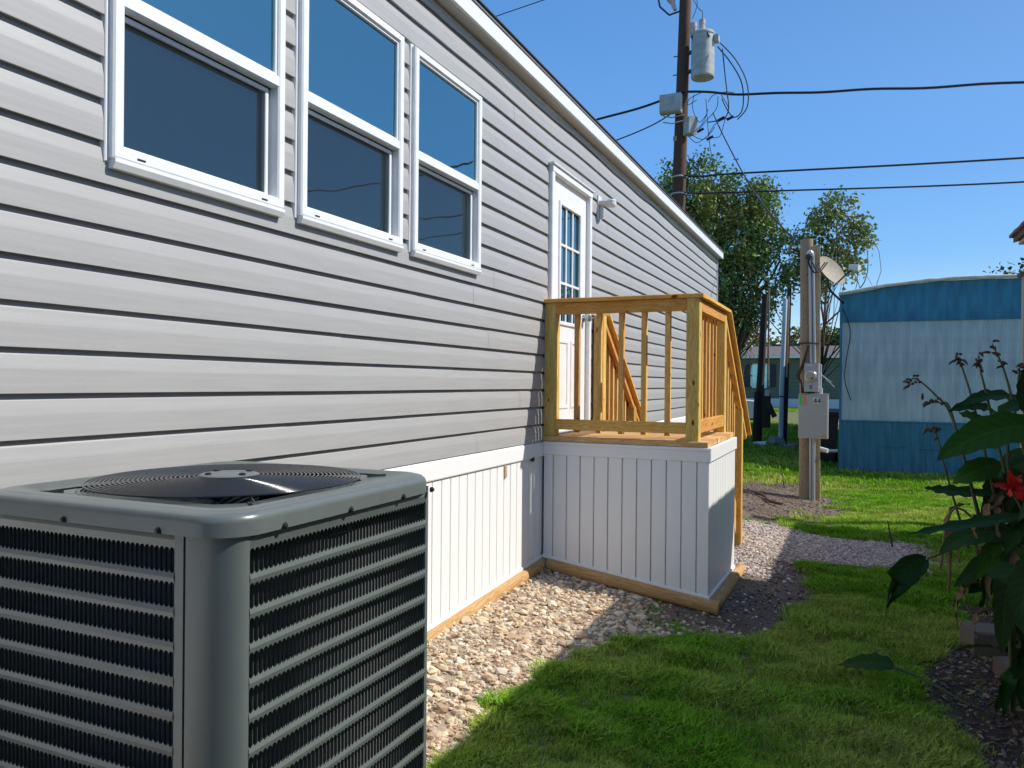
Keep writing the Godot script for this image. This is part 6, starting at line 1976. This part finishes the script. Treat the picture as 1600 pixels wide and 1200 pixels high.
	ml.name = numbered("fallen_leaf"); add_child(ml)
	tag(ml, "long dark canna leaf bent down onto the lawn left of the plant", "leaf")
	tmp.free()
	var sk := MB.new()
	sk.tube(curve(PackedVector3Array([Vector3(2.29, 0.15, -4.42), Vector3(2.40, 0.13, -4.4), Vector3(2.62, 0.06, -4.3)]), 5), PackedFloat32Array([0.006]), 6)
	put("leaf_stalk", sk, mats["canna stem"], ml)
	# landscape block at the bed's far corner
	var bl := MB.new()
	bl.sweep(rect(0.22, 0.16, 0.010), Vector3(2.72, 0.095, -5.28), Vector3(2.99, 0.095, -5.34), Vector3.UP)
	var bo := put("landscape_block", bl, mats["landscape block"])
	tag(bo, "weathered tan edging block at the flower bed's corner", "block")
	var b2 := MB.new()
	b2.sweep(rect(0.20, 0.12, 0.008), Vector3(2.84, 0.060, -4.86), Vector3(3.10, 0.060, -4.95), Vector3.UP)
	tag(put("landscape_block", b2, mats["landscape block"]), "second edging block half under the canna leaves, nearer the camera", "block")
	# dead leaves in the bed
	var labels := ["pale curled dead leaf in the dark bed under the plant", "small tan dead leaf near the bed's edge", "thin dry leaf blade lying across the bed", "dry leaf tip beside the edging block", "yellowing leaf lying against the edging block"]
	var dl := [[Vector3(2.92, 0.07, -4.05), Vector3(2.74, 0.09, -4.05), 0.05], [Vector3(2.80, 0.06, -4.3), Vector3(2.70, 0.08, -4.33), 0.04], [Vector3(2.95, 0.09, -4.4), Vector3(2.60, 0.07, -4.65), 0.02], [Vector3(2.56, 0.08, -4.78), Vector3(2.42, 0.07, -4.75), 0.025], [Vector3(2.85, 0.16, -4.95), Vector3(2.62, 0.10, -5.0), 0.045]]
	for k in 5:
		var holder := Node3D.new()
		var q = dl[k]
		canna_leaf(q[0], q[0].lerp(q[1], 0.5) + Vector3(0, 0.02, 0), q[1], q[2], mats["dead leaf"] if k < 4 else P, holder, 0.3, 0.5, 0.8)
		var d: MeshInstance3D = holder.get_child(0)
		holder.remove_child(d)
		d.name = numbered("dead_leaf"); add_child(d)
		tag(d, labels[k], "dead leaf", "dead leaves in the bed")
		holder.free()


# ------------------------------------------------------------------ scene
const SUN := Vector3(1.0, 1.02, -0.34)

# a clear sky: deep blue overhead, pale at the horizon, brighter and whiter towards the sun
func clear_sky(sun: Vector3) -> ImageTexture:
	var w := 512; var h := 256
	var im := Image.create(w, h, false, Image.FORMAT_RGBF)
	var stops := [[0.0, Vector3(0.62, 0.71, 0.75)], [0.05, Vector3(0.40, 0.55, 0.66)], [0.10, Vector3(0.225, 0.42, 0.625)], [0.16, Vector3(0.130, 0.322, 0.60)], [0.26, Vector3(0.084, 0.245, 0.55)], [0.45, Vector3(0.052, 0.180, 0.44)], [1.0, Vector3(0.045, 0.135, 0.335)]]
	for y in h:
		var th := PI * (y + 0.5) / h
		for x in w:
			var ph := TAU * (x + 0.5) / w
			var d := Vector3(sin(ph) * sin(th), cos(th), -cos(ph) * sin(th))
			var c := Vector3(0.19, 0.19, 0.155)
			if d.y >= 0.0:
				for k in stops.size() - 1:
					if d.y <= stops[k + 1][0]:
						var t: float = (d.y - stops[k][0]) / (stops[k + 1][0] - stops[k][0])
						c = (stops[k][1] as Vector3).lerp(stops[k + 1][1], t * t * (3.0 - 2.0 * t) * 0.4 + t * 0.6)
						break
				var an := rad_to_deg(acos(clampf(d.dot(sun), -1, 1)))
				c += Vector3(0.34, 0.36, 0.36) * exp(-an / 27.0)
			im.set_pixel(x, y, Color(c.x, c.y, c.z))
	return ImageTexture.create_from_image(im)

func _ready() -> void:
	fn.seed = 5; fn.frequency = 0.01; fn.fractal_octaves = 4
	# camera
	var cam := Camera3D.new()
	cam.name = "camera"
	cam.fov = 53.13; cam.near = 0.05; cam.far = 2500.0
	cam.position = Vector3(2.10, E, 0)
	cam.basis = Basis(Vector3.UP, deg_to_rad(24.07)) * Basis(Vector3.RIGHT, deg_to_rad(-0.085)) * Basis(Vector3.BACK, deg_to_rad(0.506))
	add_child(cam)
	cam.current = true
	# sky and exposure
	var sm := PanoramaSkyMaterial.new()
	sm.panorama = clear_sky(SUN.normalized())
	var sky := Sky.new(); sky.sky_material = sm
	var env := Environment.new()
	env.background_mode = Environment.BG_SKY
	env.sky = sky
	env.tonemap_mode = Environment.TONE_MAPPER_LINEAR
	env.tonemap_exposure = 1.55
	env.ambient_light_source = Environment.AMBIENT_SOURCE_SKY
	env.sdfgi_enabled = true; env.ssao_enabled = true; env.ssil_enabled = true
	var we := WorldEnvironment.new(); we.name = "environment"; we.environment = env
	add_child(we)
	# sun: high on the right, a little beyond the porch
	var sun := DirectionalLight3D.new()
	sun.name = "sun"
	sun.light_energy = 1.06
	sun.light_color = Color(1.0, 0.982, 0.95)
	sun.light_angular_distance = 0.5
	sun.shadow_enabled = true
	add_child(sun)
	sun.look_at_from_position(SUN * 30.0, Vector3.ZERO, Vector3.UP)

	make_materials()
	make_ground()
	make_home()
	make_porch()
	make_neighbor()
	make_trailer()
	make_far()
	make_pole()
	make_meter()
	make_trees()
	make_timbers()
	make_condenser()
	make_cables()
	make_clutter()
	make_canna()
	make_stones()
	make_grass()
